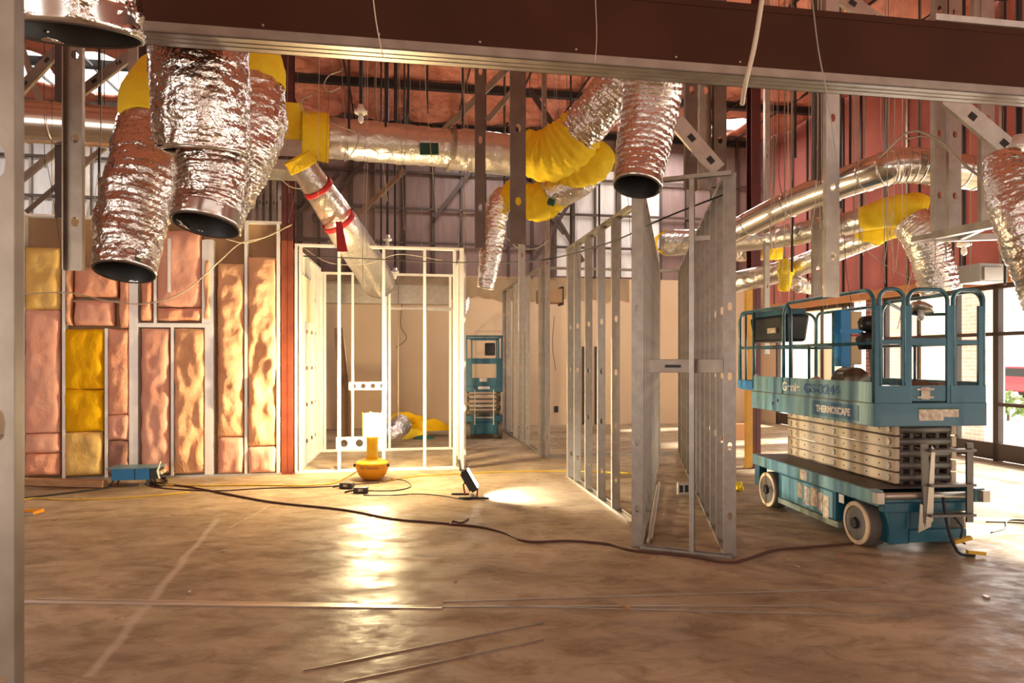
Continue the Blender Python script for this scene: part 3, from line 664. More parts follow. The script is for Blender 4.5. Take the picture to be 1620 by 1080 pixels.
# ---------------------------------------------------------------- header beam
hb = empty('header_beam', UV(-4, 3.77, 3.38), TH, 'large brown boarded header beam with a steel edge spanning the top of the picture', 'beam')
Lb = 13.5
m = MB(); m.box(0, Lb, 0, .15, .05, .43); m.build('board', header_m, hb)
m = MB(); m.box(-.01, Lb, -.008, .158, 0, .008); m.box(-.01, Lb, -.008, -.002, 0, .055); m.box(-.01, Lb, .152, .158, 0, .055); m.box(-.01, Lb, .05, .053, -.003, 0); m.box(-.01, Lb, .1, .103, -.003, 0); m.build('edge_track', galv_d, hb)
m = MB(); m.box(5.0, Lb, -.006, .0, .39, .43); m.build('top_strip', header_m, hb)
m = MB(); m.box(7.3, 7.95, -.02, .14, .43, .47); m.build('top_track', galv, hb)
m = MB()
for x in (1.9, 2.6, 3.3, 3.9, 4.45, 5.0, 5.6, 6.0): m.cyl((x, -.006, .08), (x, 0.002, .08), .006, 6)
m.build('screw', brt_grey, hb)
# grey soffit beam before the back wall
r = empty('soffit_beam', UV(-3.6, 15.6, 2.95), TH, 'grey galvanised soffit beam across the back above the small lift', 'beam')
m = MB(); m.box(0, 4.75, 0, .3, .1, .42); m.build('face', galv, r)
m = MB(); m.box(0, 4.75, -.03, .33, 0, .1); m.build('bottom_flange', galv, r); m = MB(); m.box(0, 4.75, -.03, .33, .42, .47); m.build('top_flange', galv_d, r)
# ---------------------------------------------------------------- ducts
def resample(path, per):
    pts = [P(a, b, Y) for a, b, Y, r in path]; rs = [r*Y/F for a, b, Y, r in path]
    sp = spline(pts, per); n = len(pts)
    if n < 3: rr = [rs[0]+(rs[-1]-rs[0])*i/(len(sp)-1) for i in range(len(sp))]
    else:
        rr = []
        for i in range(n-1): rr += [rs[i]+(rs[i+1]-rs[i])*k/per for k in range(per)]
        rr.append(rs[-1])
    return sp, rr
def skin(m, sp, rr, n=36, crk=.05, rib=0, ribn=3, seed=0, cap=False):
    def fr(r, i, mm, a, p, d):
        q = p+d*r
        k = 1+crk*(noise.noise(q*9+Vector((seed, 0, 0)))+.7*noise.noise(q*22+Vector((seed, 3, 0))))
        if rib: k += rib*math.sin(i*2*PI/ribn)
        return r*k
    m.tube(sp, rr, n, cap, fr=fr)
def strap(root, p, rr):
    m = MB(); m.box(-.008, .008, -.001, .001, 0, max(.1, ZC-.1-p.z-rr*.7)); o = m.build('hanger_strap', galv_d, root); o.location = Vector((p.x, p.y, p.z+rr*.7))-root.location
def duct(name, label, segs, cat='duct', group=None, open_end=None):
    """segs: list of (part, material, path, opts)"""
    base = P(*segs[0][2][0][:3]); root = empty(name, base, 0, label, cat, group)
    for part, mt, path, o in segs:
        per = o.get('per', 14); sp, rr = resample(path, per); m = MB()
        skin(m, sp, rr, o.get('n', 36), o.get('crk', .05), o.get('rib', 0), o.get('ribn', 3), o.get('seed', 0), cap=o.get('cap', False))
        ob = m.build(part, mt, root, smooth=True, world=True, sol=.006 if not o.get('cap') else 0)
        if o.get('mouth'):
            # dark lined inside with a rolled rim
            p0, p1 = sp[0], sp[1]; t = (p1-p0).normalized(); r0 = rr[0]
            m = MB(); m.tube([p0+t*.0, p0+t*.03, p0+t*.16], [r0*.975, r0*.92, r0*.86], 36, False)
            m.tube([p0+t*.16, p0+t*.165], [r0*.87, r0*.87], 36, True); m.build('inner_lining', dark, root, smooth=True, world=True)
            m = MB(); ring = []; x = t.orthogonal().normalized(); y = t.cross(x)
            for k in range(36): a = 2*PI*k/36; ring.append(p0+(x*math.cos(a)+y*math.sin(a))*r0*.99)
            m.tube(ring, .007, 6, closed=True); m.build('rim', darkbr, root, smooth=True, world=True)
            m = MB(); skin(m, [p0+t*q for q in (0, .02, .04, .09, .1)], [r0*1.02]*5, 36, .015); m.build('end_collar', spiral, root, smooth=True, world=True, sol=.004)
    a_, b_ = resample(segs[0][2], 6); strap(root, a_[-3], b_[-3])
    return root
FX = dict(crk=.09, rib=.022, ribn=3, per=22, n=44)
duct('flexible_duct', 'large foil duct with a dark open end at the very top left corner', [('foil_sleeve', foil, [(114, 55, 2.75, 99), (88, -149, 2.64, 106), (62, -350, 2.52, 112)], dict(FX, mouth=1))], group='open ended foil ducts')
duct('flexible_duct', 'leftmost hanging foil duct, open end lowest, in front of the partition', [
 ('foil_sleeve', foil, [(197, 430, 4.42, 44), (209, 350, 4.52, 50), (226, 275, 4.62, 52), (238, 200, 4.8, 44)], dict(FX, mouth=1, seed=3)),
 ('insulation_wrap', yel, [(236, 203, 4.8, 45), (243, 160, 4.9, 47), (262, 125, 5.0, 42), (300, 100, 5.1, 38)], dict(crk=.05, per=10))], group='open ended foil ducts')
duct('flexible_duct', 'middle hanging foil duct with a tilted open end below the widest foil sleeve', [
 ('foil_sleeve', foil, [(325, 356, 4.2, 51), (336, 300, 4.25, 52), (337, 235, 4.27, 54)], dict(FX, mouth=1, seed=8, tilt=.25)),
 ('upper_sleeve', foil, [(321, 238, 4.15, 69), (319, 160, 4.1, 72), (317, 70, 4.1, 73), (316, -60, 4.1, 74)], dict(FX, rib=.01, crk=.04, seed=12)),
 ('collar', spiral, [(326, 244, 4.2, 62), (325, 205, 4.18, 65)], dict(crk=.02))], group='open ended foil ducts')
duct('flexible_duct', 'foil duct bending down from a yellow elbow behind the middle hanging duct', [
 ('foil_sleeve', foil, [(350, 350, 4.95, 30), (366, 290, 4.95, 44), (385, 240, 4.95, 48), (400, 190, 5.0, 50), (398, 130, 5.1, 47)], dict(FX, seed=9)),
 ('insulation_wrap', yel, [(402, 140, 5.1, 48), (398, 105, 5.1, 48), (375, 72, 5.2, 48), (340, 50, 5.3, 46)], dict(crk=.05, per=10))])
duct('flexible_duct', 'foil duct with a dark open end hanging above the corridor frame, right of centre', [
 ('foil_sleeve', foil_f, [(1008, 295, 5.22, 37), (1018, 230, 5.3, 42), (1032, 150, 5.3, 46), (1042, 50, 5.1, 48)], dict(FX, crk=.05, mouth=1, seed=16))], group='open ended foil ducts')
duct('flexible_duct', 'slanting foil duct ending in ridged yellow wrapping at the centre', [
 ('foil_sleeve', foil, [(915, 212, 7.6, 34), (950, 170, 7.4, 35), (990, 120, 7.2, 37), (1030, 60, 7.0, 38)], dict(FX, crk=.05, seed=20)),
 ('insulation_wrap', yel, [(833, 240, 7.9, 33), (868, 246, 7.8, 40), (900, 228, 7.7, 42), (925, 200, 7.6, 36)], dict(crk=.07, rib=.04, ribn=4, per=12)),
 ('lower_wrap', yel, [(872, 262, 8.1, 22), (905, 266, 8.0, 30), (935, 258, 7.9, 32), (948, 240, 7.95, 28)], dict(crk=.07, rib=.04, ribn=4, per=12, cap=True)),
 ('foil_bend', foil_f, [(940, 262, 8.1, 26), (905, 290, 8.2, 28), (868, 308, 8.3, 26)], dict(crk=.05)),
 ('bend_wrap', yel, [(884, 302, 8.3, 26), (858, 318, 8.35, 30), (835, 318, 8.4, 27), (800, 306, 8.5, 20)], dict(crk=.08, rib=.02, ribn=4, per=12)),
 ('branch_sleeve', foil_f, [(803, 306, 8.5, 17), (788, 325, 8.5, 19), (780, 365, 8.5, 19), (775, 410, 8.5, 17), (768, 456, 8.5, 13)], dict(FX, crk=.1, n=28)),
 ('label_sticker', grn, [(868, 318, 8.02, 6), (877, 321, 8.0, 6)], dict(crk=0, n=8, cap=True))])
duct('foil_duct', 'long horizontal foil wrapped duct crossing the centre below the ceiling', [
 ('foil_sleeve', foil_w, [(505, 217, 9.5, 31), (600, 225, 9.7, 31), (700, 234, 9.9, 29), (710, 235, 9.9, 29), (740, 238, 10.0, 32), (832, 248, 10.2, 31)], dict(crk=.045, per=20)),
 ('insulation_wrap', yel, [(478, 214, 9.45, 36), (520, 218, 9.55, 37)], dict(crk=.04))])
p = P(677, 231, 9.4); m = MB(); m.box(-.13, .13, -.02, .02, -.08, .08); o = m.build('duct_label', grn, bpy.data.objects['foil_duct'], world=True)
o.matrix_parent_inverse = Matrix.Identity(4); o.location = p-bpy.data.objects['foil_duct'].location; o.location.y += .13
m = MB(); skin(m, *resample([(708, 234, 9.88, 36), (714, 235, 9.9, 36)], 4), crk=0); m.build('hanger_band', galv_d, bpy.data.objects['foil_duct'], world=True)
duct('foil_duct', 'slanting white wrapped duct with red straps over the open framed room', [
 ('foil_sleeve', foil_w, [(478, 262, 9.0, 20), (515, 315, 9.3, 24), (548, 366, 9.9, 27), (577, 410, 11.2, 27), (600, 448, 12.2, 25)], dict(crk=.04)),
 ('insulation_wrap', yel, [(470, 248, 8.95, 22), (481, 266, 9.02, 23)], dict(crk=.04)),
 ('red_strap', red_s, [(500, 292, 9.15, 24), (505, 299, 9.2, 25)], dict(crk=0, per=3)),
 ('red_strap', red_s, [(533, 345, 9.45, 27), (538, 352, 9.5, 27)], dict(crk=0, per=3))])
m = MB(); a = P(531, 350, 9.0); m.add([a, a+Vector((.08, 0, 0)), a+Vector((.16, 0, -.4)), a+Vector((.02, 0, -.4))], [(0, 1, 2, 3)]); o = m.build('red_ribbon', red_s, sol=.006); tag(o, 'red ribbon hanging down from the slanting white duct', 'ribbon')
r = empty('duct_plenum', P(445, 268, 9.3), TH, 'rectangular sheet metal plenum with yellow lining right of the hanging foil ducts', 'plenum')
m = MB(); m.box(-.42, .35, 0, .6, -.0, .14); m.build('lower_section', galv, r, bevel=.004)
m = MB(); m.box(-.42, .33, .02, .6, .18, .42); m.build('upper_section', galv, r, bevel=.004); m = MB(); m.box(-.44, .36, -.02, .62, .14, .18); m.build('flange', darkbr, r)
m = MB(); m.box(-.3, .27, .04, .55, .42, .95); m.build('insulation_wrap', yel, r, bevel=.04)
# spiral ducts
def spiralduct(label, path, rings, extra=None, name='spiral_duct'):
    base = P(*path[0][:3]); root = empty(name, base, 0, label, 'duct', None); sp, rr = resample(path, 16)
    m = MB(); m.tube(sp, rr, 36, True); m.build('pipe', spiral, root, smooth=True, world=True)
    for f in rings:
        i = min(int(f*(len(sp)-1)), len(sp)-2); t = (sp[i+1]-sp[i]).normalized()
        m = MB(); m.tube([sp[i]-t*.012, sp[i]-t*.01, sp[i]+t*.01, sp[i]+t*.012], [rr[i]*1.0, rr[i]*1.035, rr[i]*1.035, rr[i]*1.0], 36, False); m.build('seam_ring', spiral, root, smooth=True, world=True)
    for f in (.25, .75): i = int(f*(len(sp)-1)); strap(root, sp[i], rr[i])
    return root
spiralduct('long shiny spiral duct rising right to an elbow above the large lift', [(1125, 385, 9.4, 17), (1250, 322, 8.2, 21), (1385, 272, 7.1, 26), (1425, 262, 6.95, 27), (1470, 264, 6.9, 27), (1548, 275, 6.9, 26)], [.1, .2, .3, .38, .44, .5, .56, .61, .66, .71, .76, .82, .88, .94, .99])
r = spiralduct('horizontal shiny duct at the left behind the tall bright-edged stud', [(-80, 186, 7.6, 34), (60, 193, 7.8, 33), (200, 203, 8.0, 32)], [.3, .45, .6, .8])
duct('foil_duct', 'foil wrapped duct capped in yellow above the lift, upper of the two parallel runs', [
 ('foil_sleeve', foil_w, [(1060, 384, 11.5, 20), (1200, 378, 9.8, 17), (1300, 362, 8.8, 17), (1375, 345, 8.2, 18)], dict(crk=.03)),
 ('insulation_wrap', yel, [(1366, 346, 8.2, 18), (1400, 337, 8.0, 23), (1440, 332, 7.8, 26), (1462, 336, 7.75, 24)], dict(crk=.06)),
 ('end_wrap', yel, [(1043, 384, 11.8, 12), (1056, 384, 11.6, 20)], dict(crk=.05)),
 ('flexible_branch', foil_f, [(1440, 350, 7.7, 27), (1462, 375, 7.6, 31), (1475, 410, 7.6, 29), (1487, 462, 7.6, 27)], dict(FX, crk=.07, seed=31))])
duct('foil_duct', 'foil wrapped duct tipped in ragged yellow, lower of the two parallel runs', [
 ('foil_sleeve', foil_w, [(1160, 448, 10.5, 17), (1250, 425, 9.8, 16), (1330, 393, 9.0, 17), (1385, 372, 8.5, 17)], dict(crk=.04)),
 ('insulation_wrap', yel, [(1358, 378, 8.7, 12), (1385, 368, 8.5, 20), (1425, 356, 8.3, 16)], dict(crk=.12))])
duct('foil_duct', 'small crumpled foil duct with a yellow patch behind the dark red column', [
 ('foil_sleeve', foil, [(1150, 398, 12.0, 14), (1190, 398, 11.9, 15), (1232, 392, 11.8, 15)], dict(crk=.1)),
 ('insulation_wrap', yel, [(1206, 393, 11.8, 18), (1238, 392, 11.7, 17)], dict(crk=.1))])
duct('flexible_duct', 'crumpled yellow and foil duct scrap hanging near the back over the lift rear', [
 ('insulation_wrap', yel, [(1238, 410, 9.6, 7), (1243, 428, 9.6, 12), (1240, 460, 9.6, 8)], dict(crk=.25)),
 ('foil_sleeve', foil, [(1245, 445, 9.7, 10), (1275, 452, 9.7, 12), (1312, 452, 9.8, 9)], dict(crk=.25))])
duct('flexible_duct', 'pale flexible duct running off the far right edge', [
 ('foil_sleeve', foil_f, [(1585, 250, 5.2, 26), (1600, 300, 5.1, 36), (1618, 355, 5.0, 38), (1640, 420, 5.0, 36), (1660, 480, 5, 34)], dict(FX, crk=.08, seed=40))])
duct('flexible_duct', 'tiny flexible duct end hanging left of the small lift', [('foil_sleeve', foil, [(727, 512, 13, 5), (731, 495, 13, 8), (736, 470, 13, 8)], dict(crk=.1))])
r = duct('flexible_duct', 'rolled silver duct lying on the floor of the open room', [('foil_sleeve', foil_f, [(607, 690, 12.9, 11), (622, 684, 13.1, 15), (634, 672, 13.6, 17)], dict(FX, crk=.07, mouth=1))])
r.location.z += .0
# yellow insulation heap behind lamp
for k, (px, py, w, h, d, mm) in enumerate(((650, 688, .9, .16, .5, yel), (665, 680, 1.3, .22, .5, yel_b), (640, 668, 1.0, .2, .4, yel_b), (672, 690, .5, .08, .3, grn))):
    p = G(px, 692); m = MB(); n = 14
    for j in range(9):
        for i in range(n+1):
            a = PI*j/8; x = (i/n-.5)*w; rr_ = (1-abs(2*i/n-1)**3)
            m.v.append((x, math.cos(a)*d/2*rr_, max(0, math.sin(a))*h*rr_*(1+.4*noise.noise(Vector((x*4, a, k))))))
    for j in range(8):
        for i in range(n): q = j*(n+1)+i; m.f.append((q, q+1, q+n+2, q+n+1))
    z = max(0, [0, .13, .3, 0][k]); o = m.build('insulation_bundle' if k < 3 else 'plastic_wrapper', mm, smooth=True); o.location = (p.x, p.y+.35*(k in (1, 2))-.2*(k == 3), z); o.rotation_euler.z = .1
    tag(o, ['lowest yellow insulation bundle beside the silver duct roll', 'middle yellow insulation bundle of the heap in the open room', 'topmost mustard insulation bundle of the heap in the open room', 'dark green plastic wrapper in front of the yellow heap'][k], 'insulation' if k < 3 else 'wrapper', 'insulation heap' if k < 3 else None)
# ---------------------------------------------------------------- work lamp
lp = G(589, 758); lz = 1
root = empty('work_lamp', (lp.x, lp.y, 0), 0, 'glowing yellow self-righting work lamp with a round orange base', 'lamp')
m = MB(); m.lathe([(.06, 0), (.13, .012), (.19, .07), (.225, .15), (.235, .2), (.225, .225)], 32); m.build('weighted_base', orange_p, root, smooth=True)
m = MB(); m.lathe([(.232, .222), (.236, .235), (.21, .262), (.12, .295), (.09, .30)], 32); m.build('base_cover', yellow_p, root, smooth=True)
m = MB(); m.lathe([(.088, .30), (.08, .36), (.082, .58), (.1, .60), (.1, .615)], 24); m.build('neck', yellow_p, root, smooth=True)
m = MB(); m.lathe([(.12, .615), (.125, .64), (.125, .90), (.11, .93), (.03, .94)], 24); m.build('globe', glow, root, smooth=True)
m = MB()
for k in range(4): a = k*PI/2+.4; m.tube([(.135*math.cos(a), .135*math.sin(a), .6), (.135*math.cos(a), .135*math.sin(a), .95)], .006, 6)
m.build('guard_rod', yellow_p, root)
for x in (-1, 1): m = MB(); m.cyl((x*.215, -.05, .21), (x*.25, -.05, .21), .022, 12); m.build('socket', black, root)
def text(s, size, mt, parent, M, ext=.002, name='lettering', width=None, bold=0):
    cu = bpy.data.curves.new(name, 'FONT'); cu.body = s; cu.size = size; cu.extrude = ext; cu.align_x = 'LEFT'; cu.offset = bold
    t = bpy.data.objects.new('tmp', cu); COL.objects.link(t); bpy.context.view_layer.update()
    me = bpy.data.meshes.new_from_object(t.evaluated_get(bpy.context.evaluated_depsgraph_get())); bpy.data.objects.remove(t)
    if width:
        xs = [v.co.x for v in me.vertices]; k = width/(max(xs)-min(xs))
        for v in me.vertices: v.co.x *= k
    me.materials.clear(); me.materials.append(mt); o = bpy.data.objects.new(name, me); COL.objects.link(o); o.parent = parent; o.matrix_local = M
    return o
# faint printed words on the base (unreadable print)
m = MB()
for k in range(13):
    if k in (4,): continue
    a = -PI/2-.55+k*.088; q = Vector((math.cos(a)*.2352, math.sin(a)*.2352, .19)); m.box(-.006, .006, -.002, .002, -.012, .012, Matrix.Translation(q) @ Matrix.Rotation(a+PI/2, 4, 'Z'))
m.build('printed_marks', cardboard, root)
light('work_lamp_light', 'POINT', (lp.x, lp.y, 1.1), 640, (1, .77, .42), .13)
# ---------------------------------------------------------------- floor flood lamp
fp = G(748, 788); root = empty('flood_lamp', (fp.x, fp.y, 0), 0, 'small black flood lamp on a floor stand throwing white light to the right', 'lamp')
m = MB(); m.box(-.17, .2, -.05, -.02, 0, .022); m.box(-.28, -.06, .2, .225, 0, .022); m.box(-.03, 0, -.05, .22, .002, .018); m.build('stand', black, root, bevel=.003)
m = MB(); m.tube([(-.1, .08, .02), (-.12, .08, .15), (-.08, .08, .23)], .011, 8); m.tube([(.05, -.02, .02), (.06, -.02, .13), (.02, 0, .2)], .011, 8); m.build('bracket', redst, root)
R = Matrix.Translation((-.04, .03, .24)) @ Matrix.Rotation(math.radians(-30), 4, 'Y')
m = MB(); m.box(-.05, .035, -.09, .09, -.16, .13, R); m.build('housing', black, root, bevel=.008)
m = MB()
for k in range(6): m.box(-.07, -.05, -.085+.033*k, -.078+.033*k, -.13, .1, R)
m.build('cooling_fin', dark, root)
m = MB(); m.box(.035, .04, -.075, .075, -.14, .11, R); m.build('lens', glow_w, root)
m = MB(); m.tube([R @ Vector((-.05, 0, .13)), R @ Vector((-.02, 0, .2)), R @ Vector((.0, .02, .26))], .018, 8); m.build('handle', brt_grey, root)
tgt = G(850, 783); src = Vector((fp.x+.06, fp.y+.03, .24)); o = light('flood_lamp_light', 'SPOT', src, 340, (1, .93, .78), .05, angle=1.9, blend=.7)
o.rotation_euler = (tgt-src).to_track_quat('-Z', 'Y').to_euler()
# ---------------------------------------------------------------- pendant bulbs and pipes
def pendant(px, py, Y, label, top=None, s=1):
    b = P(px, py, Y); root = empty('pendant_lamp', b, 0, label, 'lamp', 'unlit pendant lamps')
    zt = ZC-.2-b.z if top is None else P(px, top, Y).z-b.z
    m = MB(); m.cyl((0, 0, .1*s), (0, 0, zt), .022*s, 10); m.build('drop_pipe', dark, root)
    m = MB(); m.lathe([(.03, .03), (.075, .045), (.085, .07), (.05, .1), (.04, .15)], 16); m.build('holder', bulb_g, root, smooth=True)
    m = MB(); m.lathe([(.005, -.07), (.03, -.05), (.035, -.01), (.022, .03)], 14); m.build('bulb', bulb_g, root, smooth=True)
pendant(571, 186, 8.2, 'white pendant lamp on a black pipe above the centre foil duct')
pendant(1302, 392, 8.6, 'pendant lamp on a black pipe over the rear of the large lift', s=.8)
pendant(1525, 395, 8.0, 'pendant lamp hanging below the soffit frame at the right', s=.8)
pendant(1519, 450, 11, 'pendant lamp just above the right hand gate of the lift', s=.7)
pendant(625, 436, 13.0, 'distant pendant lamp seen through the open framed room', s=1)
pendant(613, 385, 12.0, 'distant pendant lamp above the top track of the open framed room', s=1)
pendant(1612, 245, 5.2, 'pendant lamp at the right edge under the wide grey brace', s=1)
r = empty('equipment_box', P(1565, 470-22, 9.9), TH+PI/2, 'grey equipment box mounted above the right hand window header', 'box')
m = MB(); m.box(-.2, .2, -.1, .35, 0, .26); m.build('case', gbox, r, bevel=.006); m = MB(); m.box(-.23, -.2, .0, .3, .02, .2); m.build('side_plate', brt_grey, r)
r = empty('duct_fan', P(876, 478, 15), TH, 'brown boxed fan unit mounted high beyond the stepped frame', 'fan unit')
m = MB(); m.box(-.3, .2, 0, .5, 0, .3); m.build('case', tan, r, bevel=.01); m = MB(); m.box(.2, .24, .05, .45, -.05, .36); m.build('flange', dark, r)
# ---------------------------------------------------------------- cables on the floor
def cord(name, label, pts, r, m, group=None, z=None, parent=None):
    q = [G(p[0], p[1], p[2] if len(p) > 2 else r) for p in pts]; sp = spline(q, 8); mb = MB(); mb.tube(sp, r, 8); o = mb.build(name, m, smooth=True)
    return tag(o, label, 'cord', group)
cord('extension_cord', 'long brown cord snaking right across the floor to the large lift', [(232, 762), (300, 770), (380, 785), (440, 795), (545, 806), (620, 820), (700, 827), (760, 833), (800, 843), (835, 856), (900, 855), (960, 860), (1000, 870), (1080, 878), (1150, 889), (1180, 884), (1225, 870), (1290, 864), (1350, 859)], .011, cord_b)
cord('extension_cord', 'thin dark cord from the black plug boxes to the flood lamp', [(575, 783), (620, 783), (660, 781), (700, 784), (735, 790), (748, 789)], .006, cord_k)
cord('extension_cord', 'yellow cord running right from the lamp base across the corridor mouth', [(612, 760), (660, 753), (720, 749), (800, 746), (900, 745), (1000, 748)], .009, cord_y)
cord('extension_cord', 'yellow cord running left from the lamp base to the blue power box', [(565, 745, .18), (545, 757, .05), (520, 765), (470, 768), (400, 767), (320, 768), (240, 766)], .009, cord_y)
cord('extension_cord', 'dark cord running left beside the yellow one from the lamp', [(600, 763), (560, 766), (500, 770), (420, 772), (340, 776), (260, 772), (230, 765)], .008, cord_b)
cord('extension_cord', 'looped black cord curled to the right of the lamp base', [(575, 775), (600, 776), (630, 775), (650, 769), (640, 760), (618, 757)], .007, cord_k)
cord('extension_cord', 'thick black cord from the blue power box off to the left edge', [(175, 771), (120, 778), (60, 785), (0, 792), (-40, 797)], .011, cord_k)
cord('extension_cord', 'pale yellow cord trailing left along the floor to the left edge', [(300, 778), (240, 784), (160, 789), (100, 790), (50, 788), (0, 800)], .008, cord_y)
cord('extension_cord', 'thin brown cord looping near the left edge behind the hand clamp', [(-20, 805), (15, 800), (35, 790), (20, 783), (-10, 790)], .007, cord_b)
cord('extension_cord', 'coiled black cord heaped against the right side of the blue power box', [(238, 755), (250, 750), (262, 756), (252, 764), (240, 760), (248, 752), (264, 760), (256, 768), (238, 765)], .012, cord_k)
cord('extension_cord', 'black cord with a knot lying on the floor right of the lift', [(1568, 842), (1590, 835), (1592, 826), (1600, 822), (1630, 823)], .007, cord_k)
cord('extension_cord', 'thin black cord lying straight on the floor right of the lift', [(1560, 825), (1600, 826), (1640, 828)], .006, cord_k)
cord('cord_scrap', 'short twig of cut cord beside the long brown cord', [(712, 830), (716, 824), (730, 826), (741, 820)], .008, cord_b)
# plug boxes
for k, (px, py) in enumerate(((549, 772), (571, 779))):
    p = G(px, py); r = empty('plug_box', (p.x, p.y, 0), .3*k-.2, ['black cord plug box, farther of the two by the lamp', 'black cord plug box, nearer of the two by the lamp'][k], 'plug box', 'plug boxes by the lamp')
    m = MB(); m.box(-.09, .09, -.05, .05, 0, .075); m.build('case', black, r, bevel=.01); m = MB(); m.box(-.03, .03, -.053, -.05, .025, .055); m.build('face_label', decal, r)
    m = MB(); m.tube([(-.09, 0, .03), (-.15, .02, .02), (-.2, -.01, .012)], .012, 8); m.build('lead', rubber, r)
# blue power distribution box
p = G(172, 771); r = empty('power_box', (p.x, p.y, 0), TH, 'blue temporary power box on short legs at the foot of the partition', 'power box')
m = MB(); m.box(.03, .5, .0, .3, .09, .24); m.build('case', bluebox, r, bevel=.004); m = MB(); m.box(.315, .325, -.004, 0, .09, .235); m.build('door_seam', black, r)
m = MB(); m.box(-.03, .62, -.02, .32, .24, .252); m.build('lid', mat('pale_blue_lid', (.13, .28, .36), .4), r, bevel=.003)
for (x, y) in ((.05, .02), (.47, .02), (.05, .28), (.47, .28)):
    m = MB(); m.bar((x, y, .09), (x-.05 if x < .2 else x+.02, y-.02, 0), .025, .02); m.build('leg', black, r)
m = MB(); m.box(.5, .6, .02, .25, .1, .23); m.build('socket_panel', black, r)
for q in range(3): m = MB(); m.cyl((.6, .06+.07*q, .17), (.64, .06+.07*q, .17), .022, 12); m.build('plug', cord_y if q == 1 else white, r)
m = MB(); m.tube([(.62, .02, .1), (.6, 0, .2), (.64, 0, .33)], .012, 8); m.build('white_tie', white, r)
# hand clamp
p = G(17, 815); r = empty('hand_clamp', (p.x, p.y, 0), .1, 'orange and black hand clamp lying on the floor at the left', 'clamp')
m = MB(); m.box(0, .24, -.01, .01, .0, .02); m.build('bar', brt_grey, r); m = MB(); m.box(-.01, .04, -.02, .02, 0, .05); m.build('jaw', black, r, bevel=.004); m = MB(); m.bar((.22, 0, .015), (.28, .1, .03), .03, .03); m.bar((.06, .14, .02), (.27, .11, .03), .02, .03); m.build('grip', orange_p, r)
# yellow scraps by the corridor
p = G(1160, 775); m = MB(); n = 14
for k in range(3):
    q = [(random.uniform(-.12, .15), random.uniform(-.1, .1), .03+.02*k) for _ in range(4)]
    skin(m, spline(q, 5), [.035]*16, 8, .3, cap=True)
o = m.build('insulation_scrap', yel, smooth=True); o.location = p; tag(o, 'crumpled yellow insulation scrap on the floor behind the corridor frame', 'scrap')
p = G(1168, 696); m = MB(); m.box(-.22, .22, 0, .3, 0, .34); o = m.build('cardboard_box', cardboard, bevel=.004); o.location = p; o.rotation_euler.z = TH; tag(o, 'brown cardboard box on the floor near the back wall beyond the corridor', 'box')
# small debris specks on the floor
DB = [(128, 789), (355, 872), (720, 920), (1040, 845), (860, 802), (1262, 897), (1330, 880), (1560, 945), (300, 937), (990, 962)]
for k, (px, py) in enumerate(DB):
    p = G(px, py); m = MB(); s = .012*random.uniform(.7, 1.4); m.box(-s*2, s*2, -s, s, 0, s); o = m.build('debris', random.choice((cardboard, brt_grey, tan)), bevel=.002); o.location = p; o.rotation_euler.z = random.random()*3
    tag(o, 'tiny crumb of construction debris lying on the concrete', 'debris', 'debris on the floor')
# long thin steel strips on the floor
def strip(p, q, w, label, m=galv, h=.006):
    a = G(*p); b = G(*q); mb = MB(); mb.bar((a.x, a.y, h/2), (b.x, b.y, h/2), w, h, up=(0, 0, 1)); o = mb.build('steel_strip', m); tag(o, label, 'metal strip', 'thin metal strips on the floor')
strip((25, 952), (700, 961), .05, 'bright steel strip across the left foreground floor, nearer of two', brt_grey)
strip((60, 948), (560, 956), .02, 'bright steel strip across the left foreground floor, farther of two', brt_grey)
strip((600, 960), (1420, 958), .014, 'long steel strip continuing across the right foreground floor', brt_grey)
strip((700, 952), (1390, 931), .008, 'thin steel strip slanting away in the right foreground', brt_grey)
strip((760, 958), (1440, 975), .008, 'thin steel strip slanting towards the viewer in the right foreground', brt_grey)
strip((480, 1061), (860, 985), .006, 'thin dark strip in the near foreground, upper of two', galv_d)
strip((545, 1079), (860, 1012), .006, 'thin dark strip in the near foreground, lower of two', galv_d)
# ---------------------------------------------------------------- hanging wires
def wire(label, pts, r, m, group='hanging wires', name='hanging_wire'):
    sp = spline([P(*p) for p in pts], 8); mb = MB(); mb.tube(sp, r, 6); return tag(mb.build(name, m, smooth=True), label, 'wire', group)
wire('thick pale strap crossing in front of the header beam', [(1207, -10, 3.2), (1194, 70, 3.2), (1180, 130, 3.2), (1174, 165, 3.3)], .011, wire_w, None)
wire('fine thread hanging in front of the header beam at the centre', [(942, -5, 3.4), (944, 60, 3.4), (941, 100, 3.4)], .0016, wire_w, None)
wire('fine wire falling past the header beam over the foil ducts', [(590, -5, 3.3), (596, 40, 3.3), (606, 90, 3.3)], .003, wire_w, None)
wire('fine wire crossing the header beam right of the strap', [(1285, 0, 3.7), (1295, 80, 3.7), (1310, 160, 3.8), (1325, 260, 4.2)], .003, cable_g, None)
wire('black cable slung from the corridor frame to the partition post', [(1165, 300, 6.0), (1050, 345, 6.5), (960, 385, 7.5), (850, 412, 8.5), (720, 415, 9.5), (600, 410, 10.0), (480, 405, 10.0)], .008, cord_k, None)
wire('tan cable draped across the partition to the red-brown column', [(30, 465, 9.2), (110, 463, 9.1), (170, 476, 9.1), (230, 480, 9.1), (290, 462, 9.1), (345, 415, 9.2), (380, 385, 9.4), (420, 375, 9.6), (462, 355, 9.9)], .008, wire_w, None)
wire('tan cable forking down beside the open duct end', [(462, 355, 9.9), (400, 382, 9.5), (365, 380, 9.3), (335, 365, 9.2)], .006, wire_w, None)
wire('grey cable looping over the spiral duct to the right edge', [(1390, 250, 6.4), (1440, 208, 6.3), (1490, 225, 6.2), (1530, 265, 6.0), (1575, 290, 5.6), (1630, 295, 5.2)], .01, cable_g, None)
